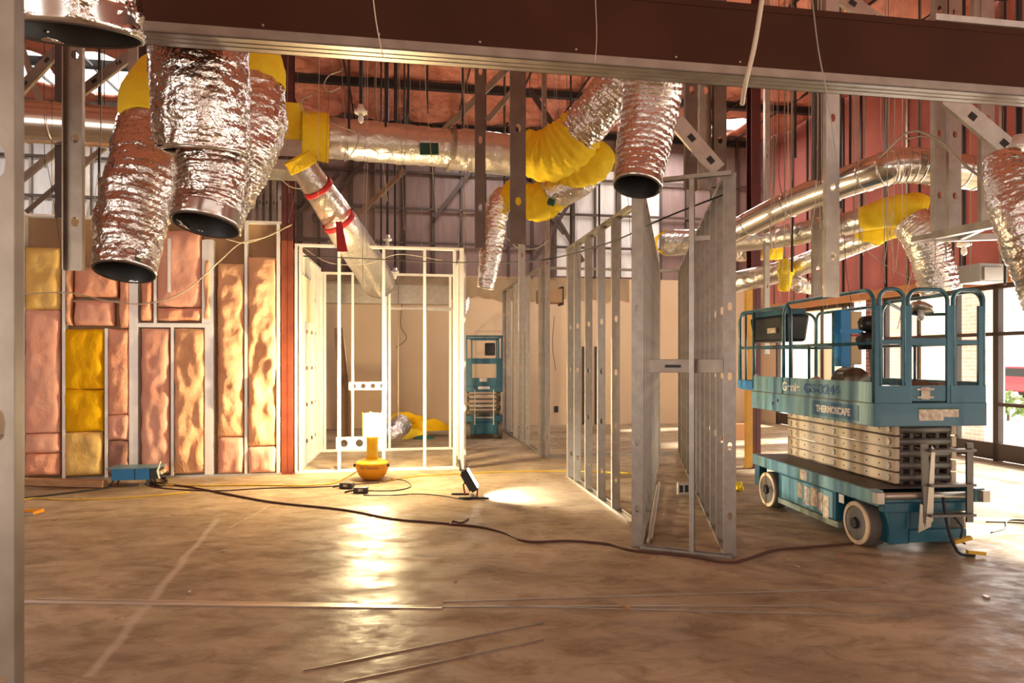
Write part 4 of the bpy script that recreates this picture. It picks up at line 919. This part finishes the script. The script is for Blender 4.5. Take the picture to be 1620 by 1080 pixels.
wire('second grey cable looping just below the first at the right edge', [(1430, 220, 6.4), (1470, 217, 6.3), (1515, 250, 6.1), (1560, 283, 5.7), (1630, 300, 5.2)], .007, cable_g, None)
wire('grey cable arching above the partition next to the plenum', [(400, 330, 9.6), (415, 290, 9.6), (440, 282, 9.6), (465, 297, 9.7), (520, 300, 9.9)], .007, cable_g, None)
wire('looped cable coil hanging left of the centre pendant lamp', [(540, 112, 8.6), (520, 120, 8.6), (513, 135, 8.6), (522, 145, 8.6), (538, 138, 8.6)], .007, cable_g, None)
wire('small cable coil beside the plenum top', [(494, 150, 8.8), (478, 158, 8.8), (476, 172, 8.8), (488, 182, 8.8)], .007, cable_g, None)
wire('curved cable hooking over the centre foil duct', [(520, 192, 9.2), (545, 202, 9.1), (566, 212, 9.1), (562, 235, 9.1), (545, 255, 9.1)], .007, cable_g, None)
wire('cable slung behind the branch duct to the tall lone stud', [(795, 370, 8.4), (820, 392, 8.5), (850, 392, 8.7), (868, 380, 9)], .007, cable_g, None)
wire('cable sagging between studs above the open framed room', [(470, 385, 10.3), (520, 415, 10.3), (580, 417, 10.3), (632, 402, 10.3), (700, 412, 10.3)], .005, cable_g, None)
wire('thin wire crack-like line hanging on the back wall of the open room', [(636, 480, 15.8), (634, 515, 15.8), (643, 535, 15.8), (626, 550, 15.8)], .008, cord_b, None)
wire('long thin wire hanging down the back wall nearly to the floor', [(670, 480, 15.8), (672, 560, 15.8), (675, 600, 15.8), (671, 655, 15.8)], .008, cord_b, None)
wire('thin wire hanging on the back wall beyond the passage studs', [(877, 500, 16), (874, 545, 16), (879, 585, 16)], .007, cord_b, None)
wire('pale wire slanting down to the lift gate', [(1450, 400, 7), (1432, 470, 6.6), (1420, 520, 6.2)], .004, wire_w, None)
wire('pale wire stretched from the yellow duct cap over the lift', [(1366, 392, 7.6), (1410, 425, 7.2), (1465, 450, 6.8)], .004, wire_w, None)
WL = 'thin wire or thread dangling vertically from the roof steel'
rnd = random.Random(11)
def dangling(wh, n, x0, x1, y0, y1, l0, l1, Y0, Y1, mats):
    for _ in range(n):
        px = rnd.uniform(x0, x1); Y = rnd.uniform(Y0, Y1); a = rnd.uniform(y0, y1); l = rnd.uniform(l0, l1); sw = rnd.uniform(-18, 18)
        ztop = CY-(ZC-.1-H)*F/Y; wire(wh, [(px+rnd.uniform(-8, 8), ztop, Y), (px, a, Y), (px+sw*.3, a+l*.35, Y), (px+sw*.5+rnd.uniform(-4, 4), a+l*.7, Y), (px+sw, a+l, Y)], rnd.choice((.002, .003, .0035)), rnd.choice(mats), 'dangling wires '+wh.split('from the roof ')[-1].split('wire dangling ')[-1])
dangling('thin wire dangling from the roof over the open framed room and passage', 16, 450, 740, 90, 200, 120, 330, 8, 10.5, (cable_g, wire_w, cord_k))
dangling('thin wire dangling from the roof behind the yellow wrapped ducts', 10, 840, 990, 150, 330, 80, 260, 8.3, 10, (cable_g, cord_k))
dangling('thin wire dangling from the roof in the tangle above the large lift', 30, 1205, 1440, 150, 330, 90, 260, 6.2, 8.6, (cable_g, wire_w, wire_w, cord_b))
dangling('thin wire dangling from the roof near the left spiral duct', 8, 30, 190, 180, 260, 60, 160, 7.2, 8.5, (cable_g, cord_k))
dangling('thin wire dangling in front of the pink wall at the right', 6, 1390, 1560, 300, 380, 60, 120, 6.4, 7.5, (wire_w, cable_g))
RL = 'thin black threaded rod hanging straight down from the roof'
ORD = ['first', 'second', 'third', 'fourth', 'fifth', 'sixth', 'seventh', 'eighth', 'ninth', 'tenth', 'eleventh', 'twelfth', 'thirteenth']
RODS = ((157, 9.0, 341), (552, 9.3, 205), (610, 9.5, 210), (627, 10.5, 235), (646, 10.5, 215), (676, 11, 180), (732, 10.5, 200), (603, 12, 420), (640, 12, 430), (768, 11, 330), (798, 11, 340), (903, 11, 400), (948, 11, 420), (1253, 9, 430), (1330, 9.2, 330), (1455, 8.8, 460), (1508, 8.8, 470), (1590, 8.5, 450), (1345, 8, 300), (1258, 8, 250))
for (px, Y, bot) in RODS:
    zone = 0 if px < 300 else 1 if px < 1000 else 2; kth = sorted(q[0] for q in RODS if (0 if q[0] < 300 else 1 if q[0] < 1000 else 2) == zone).index(px)
    b = P(px, bot, Y); m = MB(); m.cyl((b.x, b.y, b.z), (b.x, b.y, ZC-.02), .016, 8); tag(m.build('threaded_rod', dark), ('black roof rod before the skylit white liner at the left' if zone == 0 else 'black roof rod, '+ORD[kth]+' from the left of those '+('above the room centre' if zone == 1 else 'over the large lift')), 'rod', 'threaded rods '+('left' if px < 300 else 'centre' if px < 1000 else 'right'))
# ---------------------------------------------------------------- scissor lifts
lift = empty('scissor_lift', (3.13, 5.9, 0), math.radians(5.5), 'large teal scissor lift parked folded on the right with rails and cream arms', 'scissor lift')
LW, LLn = 1.05, 2.38
def wheel(x0, x1, y, r, par):
    root = empty('wheel', (0, 0, 0)); root.parent = par
    m = MB(); s = 1 if x1 > x0 else -1; prof = [(.1, 0), (r*.80, 0), (r*.97, .012), (r, .03), (r, abs(x1-x0)-.03), (r*.95, abs(x1-x0)), (.1, abs(x1-x0))]
    M = Matrix.Translation((x0, y, r)) @ Matrix.Rotation(s*PI/2, 4, 'Y')
    m.lathe(prof, 36, M=M)
    for k in range(22):
        a = 2*PI*k/22; 
        for sd in (0, 1): m.box(-.006+r, r+.004, -.012, .012, .03+sd*(abs(x1-x0)/2), .03+(sd+.8)*(abs(x1-x0)/2-.03), M @ Matrix.Rotation(a+sd*.14, 4, 'Z') )
    m.build('tyre', tyre, root)
    m = MB(); m.lathe([(r*.78, -.006), (r*.97, -.004), (r*.975, .012), (r*.78, .012)], 36, M=M, cap=False); m.build('sidewall', tyre_w, root)
    m = MB(); m.lathe([(.02, .0), (r*.74, -.002), (r*.76, .02)], 30, M=M); m.build('rim', greyst, root)
    m = MB(); m.lathe([(.0, -.03), (.05, -.03), (.055, .0)], 6, M=M); m.build('hub', dark, root)
    return root
wheel(.06, .27, .36, .2, lift); wheel(.985, .775, .36, .2, lift); wheel(.0, .2, 1.98, .2, lift); wheel(1.0, .8, 1.98, .2, lift)
m = MB(); m.box(.0, .10, .02, LLn-.02, .44, .56); m.box(LW-.1, LW, .02, LLn-.02, .44, .56); m.box(.1, LW-.1, .1, LLn-.05, .40, .46); m.build('chassis_rail', teal_w, lift, bevel=.006)
m = MB(); m.box(.03, LW-.03, .12, LLn-.08, .553, .564); m.build('greasy_deck', darkbr, lift)
m = MB(); m.box(.28, .78, .1, LLn-.1, .14, .42); m.box(.02, .28, .62, 1.74, .16, .44); m.box(LW-.28, LW-.02, .62, 1.74, .16, .44); m.box(.12, .95, .04, .12, .36, .44); m.box(.18, .36, .06, .2, .08, .40); m.box(.36, .9, .05, .12, .09, .2); m.box(.02, .12, 2.22, 2.34, .2, .44); m.build('chassis_body', teal, lift, bevel=.006)
m = MB(); m.box(.012, .022, .66, 1.66, .17, .42); m.build('battery_door', teal_w, lift, bevel=.003)
m = MB(); m.box(.03, .1, .6, 1.78, .09, .15); m.build('pothole_guard', mat('grey_green_steel', (.22, .25, .2), .5, .2), lift, bevel=.004)
m = MB(); m.box(-.004, 0.0, 1.1, 1.24, .45, .55); m.build('chassis_decal', decal, lift)
for (y0, y1, z0, z1) in ((1.22, 1.31, .25, .4), (1.07, 1.17, .2, .39), (.93, 1.05, .22, .40), (.83, .91, .2, .38), (.72, .82, .15, .37)):
    m = MB(); m.box(.008, .012, y0, y1, z0, z1); m.build('warning_decal', decal, lift)
m = MB(); m.box(.015, .02, .48, .56, .35, .43); m.build('warning_decal', white, lift)
for xa in (0, LW-.07): m = MB(); m.box(xa, xa+.07, -.04, .03, .45, .55); m.build('rail_end', brt_grey, lift, bevel=.004)
m = MB(); m.cyl((.07, .06, .5), (LW-.07, .06, .5), .032, 16); m.build('cross_tube', brt_grey, lift, smooth=True)
# scissor stack
sx0, sx1 = .34, .94; ny0, ny1 = .22, 2.16; nL = 5; z0s, z1s = .57, 1.115; dzs = (z1s-z0s)/nL
for k in range(nL):
    za = z0s+k*dzs
    for (xa, xb) in ((sx0, sx0+.05), (sx1-.05, sx1)):
        m = MB(); m.box(xa, xb, ny0, ny1, za+.006, za+dzs-.006); m.build('scissor_arm', cream_arm, lift, bevel=.008)
    for y in (ny0+.08, (ny0+ny1)/2, ny1-.08): m = MB(); m.cyl((sx0-.012, y, za+dzs/2), (sx0+.01, y, za+dzs/2), .03, 14); m.build('pivot_pin', brt_grey, lift)
    m = MB()
    for q in range(9):
        y = ny0+.22+q*.19
        if abs(y-(ny0+ny1)/2) > .06: m.cyl((sx0-.002, y, za+dzs/2), (sx0+.004, y, za+dzs/2), .009, 8)
    m.build('bolt_hole', dark, lift)
    m = MB(); m.cyl((sx0+.03, ny0+.04, za+dzs/2), (sx1-.03, ny0+.04, za+dzs/2), .036, 14); m.build('cross_tube', greyst, lift, smooth=True)
m = MB()
for x in (.4, .5, .62, .75, .86): m.box(x, x+.035, ny0+.02, ny0+.12, z0s, z1s)
m.build('inner_arm', darkbr, lift)
# ladder at the end
for x in (.46, .86): m = MB(); m.bar((x, -.03, .28), (x-.02*(x < .6), -.03, .97), .06, .02, up=(0, 1, 0)); m.build('ladder_rail', greyst, lift)
for z in (.34, .6, .9): m = MB(); m.box(.46, .88, -.09, .0, z, z+.022); m.build('ladder_step', greyst, lift, bevel=.003)
m = MB(); m.add([(.44, -.04, .25), (.5, -.04, .95), (.53, -.04, .92), (.51, -.04, .3)], [(0, 1, 2, 3)]); m.add([(.38, -.03, .2), (.5, -.03, .25), (.5, -.03, .4), (.4, -.03, .45)], [(0, 1, 2, 3)]); m.build('side_bracket', brt_grey, lift, sol=.01)
m = MB(); m.tube(spline([(.62, -.02, .5), (.62, -.08, .25), (.66, -.12, .08), (.74, -.1, .02), (.85, -.1, .012)], 6), .013, 8); m.tube(spline([(.7, -.02, .35), (.75, -.08, .25), (.72, -.1, .15), (.8, -.05, .1)], 6), .009, 8); m.build('hose', rubber, lift, smooth=True)
m = MB(); m.bar((.66, -.1, .13), (.8, -.12, .17), .04, .03); m.bar((.78, -.1, .045), (.93, -.12, .03), .035, .03); m.build('yellow_tag', mat('yellow_tape', (.7, .42, .03), .5), lift)
# platform
PT = 1.115
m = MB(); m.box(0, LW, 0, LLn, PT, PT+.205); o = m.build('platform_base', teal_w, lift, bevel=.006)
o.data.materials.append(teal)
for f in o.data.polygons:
    if f.normal.y < -.5: f.material_index = 1  # front end takes the darker teal, the other faces the paler one
m = MB(); m.box(-.004, 0, .1, LLn, PT+.197, PT+.203); m.build('platform_seam', mat('rust_line', (.2, .12, .05), .8), lift)
m = MB(); m.box(.01, .03, 0.02, LLn, PT+.205, 1.5); m.box(LW-.03, LW-.01, .02, LLn, PT+.205, 1.5); m.build('toe_board', teal_w, lift)
m = MB(); m.box(.01, .30, -.0, .02, PT+.205, 1.47); m.box(.31, .70, .015, .035, PT+.22, 1.47); m.box(.71, LW-.01, 0, .02, PT+.205, 1.47); m.build('end_toe_board', teal, lift)
m = MB(); m.box(.0, .03, LLn-.02, LLn+.4, 1.34, 1.44); m.box(.03, LW-.05, LLn+.37, LLn+.4, 1.34, 1.44); m.box(.03, LW-.05, LLn, LLn+.38, 1.32, 1.35); m.build('extension_deck', mat('bright_blue_extension', (.03, .2, .42), .4), lift)
m = MB(); m.box(.02, .05, LLn-.08, LLn-.02, 1.13, 1.52); m.build('latch_post', brt_grey, lift)
RT = 2.31; tr = .018
def rail(pts, name='guard_rail', r=tr, per=6, mt=None): m = MB(); m.tube(spline(pts, per) if per else pts, r, 10); return m.build(name, mt or teal_rail, lift, smooth=True)
def arch(p, q, zb, zt, cr=.14):
    """inverted U between floor points p and q"""
    p = Vector(p); q = Vector(q); d = (q-p).normalized(); pts = [Vector((p.x, p.y, zb))]
    for k in range(7): a = PI/2*k/6; pts.append(Vector((p.x, p.y, zt-cr))+d*cr*(1-math.cos(a))+Vector((0, 0, cr*math.sin(a))))
    for k in range(7): a = PI/2*k/6; pts.append(Vector((q.x, q.y, zt-cr))-d*cr*(1-math.sin(a))+Vector((0, 0, cr*math.cos(a))))
    pts.append(Vector((q.x, q.y, zb))); rail(pts, per=0)
x0 = .02; x1 = LW-.02
arch((x0, .03, 0), (x0, LLn-.75, 0), PT+.2, RT); arch((x0, LLn-.9, 0), (x0, LLn+.36, 0), 1.36, RT-.03, .1)
arch((x1, .03, 0), (x1, LLn-.95, 0), PT+.2, RT); arch((x1, LLn-.85, 0), (x1, LLn+.36, 0), 1.36, RT-.03, .1)
for x in (x0, x1): rail([(x, .03, 1.84), (x, LLn+.38, 1.84)], 'mid_rail', .016, 0)
rail([(x0, LLn-.02, 1.36), (x0, LLn-.02, RT-.02)], 'post', .018, 0); rail([(x0, LLn+.2, 1.36), (x0, LLn+.2, RT-.03)], 'post', .012, 0)
rail([(x1, LLn-.02, 1.36), (x1, LLn-.02, RT-.02)], 'post', .018, 0); rail([(x1, .9, 1.36), (x1, .9, 1.84)], 'post', .014, 0)
rail([(x0, 1.1, 1.5), (x0, 1.1, 1.84)], 'post', .014, 0)
arch((x0, LLn+.38, 0), (x1, LLn+.38, 0), 1.36, RT-.03, .12); rail([(x0, LLn+.38, 1.84), (x1, LLn+.38, 1.84)], 'mid_rail', .014, 0)
# end panels
arch((x0+.04, .02, 0), (.285, .02, 0), PT+.2, RT, .09); arch((.33, .03, 0), (.70, .03, 0), PT+.2, RT, .1); arch((.745, .02, 0), (x1, .02, 0), PT+.2, RT, .09)
for x, w in ((.045, .07), (.285, .05), (.33, .045), (.70, .045), (.745, .05), (LW-.045, .06)):
    m = MB(); m.box(x-w/2, x+w/2, 0.005, .03, PT+.2, 2.17); m.build('gate_post', teal, lift, bevel=.004)
m = MB(); m.box(.33, .70, .01, .03, 1.82, 1.885); m.box(.745, LW-.03, .01, .03, 1.83, 1.87); m.box(.06, .285, .01, .03, 1.83, 1.87); m.build('gate_mid_rail', teal, lift, bevel=.003)
rail([(.1, .0, 2.2), (.6, .35, 2.12), (.75, .1, 2.1)], 'gate_bar', .014)
m = MB(); m.box(.40, .56, .006, .012, 1.36, 1.375); m.box(.40, .56, .006, .012, 1.43, 1.445); m.box(.44, .52, .004, .012, 1.35, 1.455); m.build('gate_decal', decal, lift)
m = MB(); m.box(.41, .64, -.004, 0, PT+.05, PT+.16); m.box(.64, .78, -.004, 0, PT+.08, PT+.16); m.build('rating_decal', decal, lift)
m = MB(); m.box(.41, .78, -.006, -.003, PT+.148, PT+.16); m.build('green_band', grn, lift)
# lettering on the side: text x runs from far to near along -y
def side(y, z, x=-.003): return Matrix(((0, 0, -1, x), (-1, 0, 0, y), (0, 1, 0, z), (0, 0, 0, 1)))
text('Genie', .13, white, lift, side(1.64, 1.36, .007), width=.38, bold=.004)
text('GS-3246', .13, blue_t, lift, side(1.19, 1.36, .007), width=.66, bold=.003)
m = MB(); m.box(-.004, 0, .22, 1.0, PT+.03, PT+.17); m.build('name_plate', mat('blue_name_plate', (.01, .13, .24), .4), lift)
text('THERMOSCAPE', .09, white, lift, side(.92, PT+.068, -.006), width=.58, bold=.004)
m = MB(); m.cyl((-.004, 1.72, 1.24), (.004, 1.72, 1.24), .018, 12); m.cyl((-.004, 1.84, 1.2), (.004, 1.84, 1.2), .018, 12); m.build('drain_hole', dark, lift)
# things carried on the platform
LM = Matrix.Translation(lift.location) @ Matrix.Rotation(lift.rotation_euler.z, 4, 'Z')
def onl(x, y, z): return LM @ Vector((x, y, z))
r = empty('tool_bag', onl(.15, 2.25, 1.9), math.radians(5.5), 'black tool tote hung inside the rear rail of the lift', 'bag')
m = MB(); m.add([(-.05, .3, 0), (-.05, -.5, 0), (.2, -.5, 0), (.2, .3, 0), (-.08, .35, .3), (-.08, -.55, .3), (.22, -.55, .3), (.22, .35, .3)], [(0, 1, 2, 3), (4, 7, 6, 5), (0, 4, 5, 1), (1, 5, 6, 2), (2, 6, 7, 3), (3, 7, 4, 0)]); m.build('body', black, r, bevel=.03)
m = MB(); m.box(-.07, .2, -.5, .3, .3, .37); m.build('blue_trim', teal, r, bevel=.01); m = MB(); m.box(-.09, -.07, -.35, -.15, .1, .16); m.build('side_badge', decal, r)
r = empty('control_box', onl(.72, 1.5, 1.62), math.radians(5.5), 'blue and cream manual box hung on the far rail of the lift', 'box')
m = MB(); m.box(-.12, 0, 0, .12, 0, .62); m.build('blue_half', bluebox, r, bevel=.01); m = MB(); m.box(0.002, .13, 0, .12, .02, .6); m.build('cream_half', mat('cream_plastic', (.62, .45, .24), .6), r, bevel=.01); m = MB(); m.box(-.13, .14, -.01, .125, .36, .41); m.build('band', bluebox, r)
m = MB(); m.box(.0, .135, -.006, .0, .33, .35); m.build('red_stripe', red_s, r)
r = empty('work_light', onl(.25, .45, 1.95), .3, 'black work light clamped to the near rail corner of the lift', 'lamp')
m = MB(); m.lathe([(.02, 0), (.09, .03), (.1, .1), (.07, .15)], 16); m.build('head', black, r, smooth=True); m = MB(); m.lathe([(.09, -.16), (.12, -.06), (.08, 0)], 14); m.build('shade', black, r, smooth=True); m = MB(); m.bar((0, 0, -.1), (.06, .02, -.5), .02, .02); m.box(-.1, .12, -.02, .02, .1, .13); m.build('stem', dark, r)
sp = [onl(.3, .95, 1.47), onl(.3, .75, 1.47)]
m = MB(); skin(m, [onl(.32, 1.0-.05*k, 1.475) for k in range(6)], [.13, .15, .15, .15, .145, .14], 24, .05, cap=True); tag(m.build('metal_pail', mat('dark_galvanised_pail', (.16, .14, .10), .3, .8), smooth=True), 'round dark metal duct fitting lying on the lift deck', 'duct fitting')
bpy.data.objects['metal_pail'].name = 'duct_fitting'
m = MB(); m.tube([onl(.18, .32, 1.39), onl(.4, .4, 1.39)], .07, 16); tag(m.build('duct_piece', spiral, smooth=True), 'short shiny duct piece lying behind the lift end rail', 'duct piece')
m = MB(); skin(m, [onl(.2, 1.42-.04*k, 1.44) for k in range(7)], [.02, .05, .075, .06, .075, .05, .01], 14, .15, cap=True); tag(m.build('cloth_bundle', mat('pinkish_rag', (.55, .42, .36), .9), smooth=True), 'crumpled pinkish rag on the lift deck above the side lettering', 'rag')
m = MB(); skin(m, [onl(.35+.055*k, .2, 1.42) for k in range(8)], [.02, .07, .09, .1, .085, .09, .07, .02], 14, .15, cap=True); tag(m.build('cloth_bundle', leather, smooth=True), 'brown cloth bundle behind the lift gate', 'bundle')
m = MB(); m.box(-.09, .09, -.06, .06, 0, .07); o = m.build('small_box', tan, bevel=.004); o.location = onl(.84, .25, 1.42); tag(o, 'small tan carton at the right end of the lift deck', 'box')
r = empty('caged_lamp', onl(.62, .25, 2.17), .3, 'metal hooded lamp clipped under the lift gate top bar', 'lamp'); m = MB(); m.lathe([(.11, -.03), (.09, .02), (.03, .05)], 18, M=Matrix.Rotation(.4, 4, 'Y')); m.build('hood', brt_grey, r, smooth=True); m = MB(); m.lathe([(.01, -.12), (.03, -.1), (.03, -.02)], 12); m.build('bulb', bulb_g, r, smooth=True)
# rear small lift
q = G(766, 694); sl = empty('scissor_lift', (q.x, q.y, 0), math.radians(4), 'small blue scissor lift parked at the far end of the passage', 'scissor lift')
for x in (-1, 1):
    for y in (.15, 1.3):
        m = MB(); m.cyl((x*.39, y, .17), (x*.29, y, .17), .17, 20); m.build('wheel', tyre, sl)
m = MB(); m.box(-.28, .28, 0, 1.5, .1, .36); m.box(-.4, .4, .02, 1.5, .36, .5); m.build('chassis', teal, sl, bevel=.01)
m = MB(); m.box(-.2, .2, -.02, 0, .12, .34); m.build('end_plate', teal, sl, bevel=.006); m = MB(); m.cyl((-.1, -.03, .28), (-.1, -.01, .28), .025, 10); m.box(-.12, .12, -.03, 0, .48, .54); m.build('charger', black, sl)
for k in range(5):
    z = .52+k*.095; m = MB(); m.box(-.36, -.32, .05, 1.45, z, z+.08); m.box(.32, .36, .05, 1.45, z, z+.08); m.build('scissor_arm', black if k % 2 else mat('black_yellow_arm', (.2, .16, .06), .5), sl); m = MB(); m.cyl((-.33, .08, z+.04), (.33, .08, z+.04), .018, 10); m.build('cross_tube', greyst, sl)
m = MB()
for x in (-.2, .2): m.box(x-.012, x+.012, -.03, 0, .3, 1.05)
for z in (.45, .7, .92): m.box(-.2, .2, -.04, 0, z, z+.02)
m.build('ladder', brt_grey, sl)
m = MB(); m.box(-.4, .4, 0, 1.55, 1.0, 1.12); m.build('platform', teal, sl, bevel=.006)
m = MB(); m.box(-.4, -.26, 0, .03, 1.12, 1.72); m.box(.26, .4, 0, .03, 1.12, 1.72); m.box(-.26, .26, 0, .03, 1.12, 1.3); m.box(-.26, .26, 0, .03, 1.6, 1.72); m.build('end_panel', teal, sl, bevel=.006)
m = MB(); m.box(-.1, .06, -.005, 0, 1.22, 1.30); m.box(-.13, .12, -.005, 0, 1.06, 1.12); m.build('decal', white, sl)
m = MB()
for y in (.02, 1.53):
    for x in (-.38, .38): m.box(x-.018, x+.018, y-.018, y+.018, 1.1, 2.2)
    m.box(-.4, .4, y-.018, y+.018, 2.17, 2.21)
for x in (-.38, .38): m.box(x-.015, x+.015, 0, 1.55, 2.17, 2.2); m.box(x-.015, x+.015, 0, 1.55, 1.68, 1.71)
m.box(-.3, .3, -.0, .02, 2.1, 2.13); m.box(-.28, -.25, 0, .02, 1.7, 2.13); m.box(.25, .28, 0, .02, 1.7, 2.13); m.build('guard_rail', teal, sl)
m = MB(); m.box(.02, .24, .1, .3, 1.78, 2.05); m.build('control_panel', black, sl, bevel=.02)
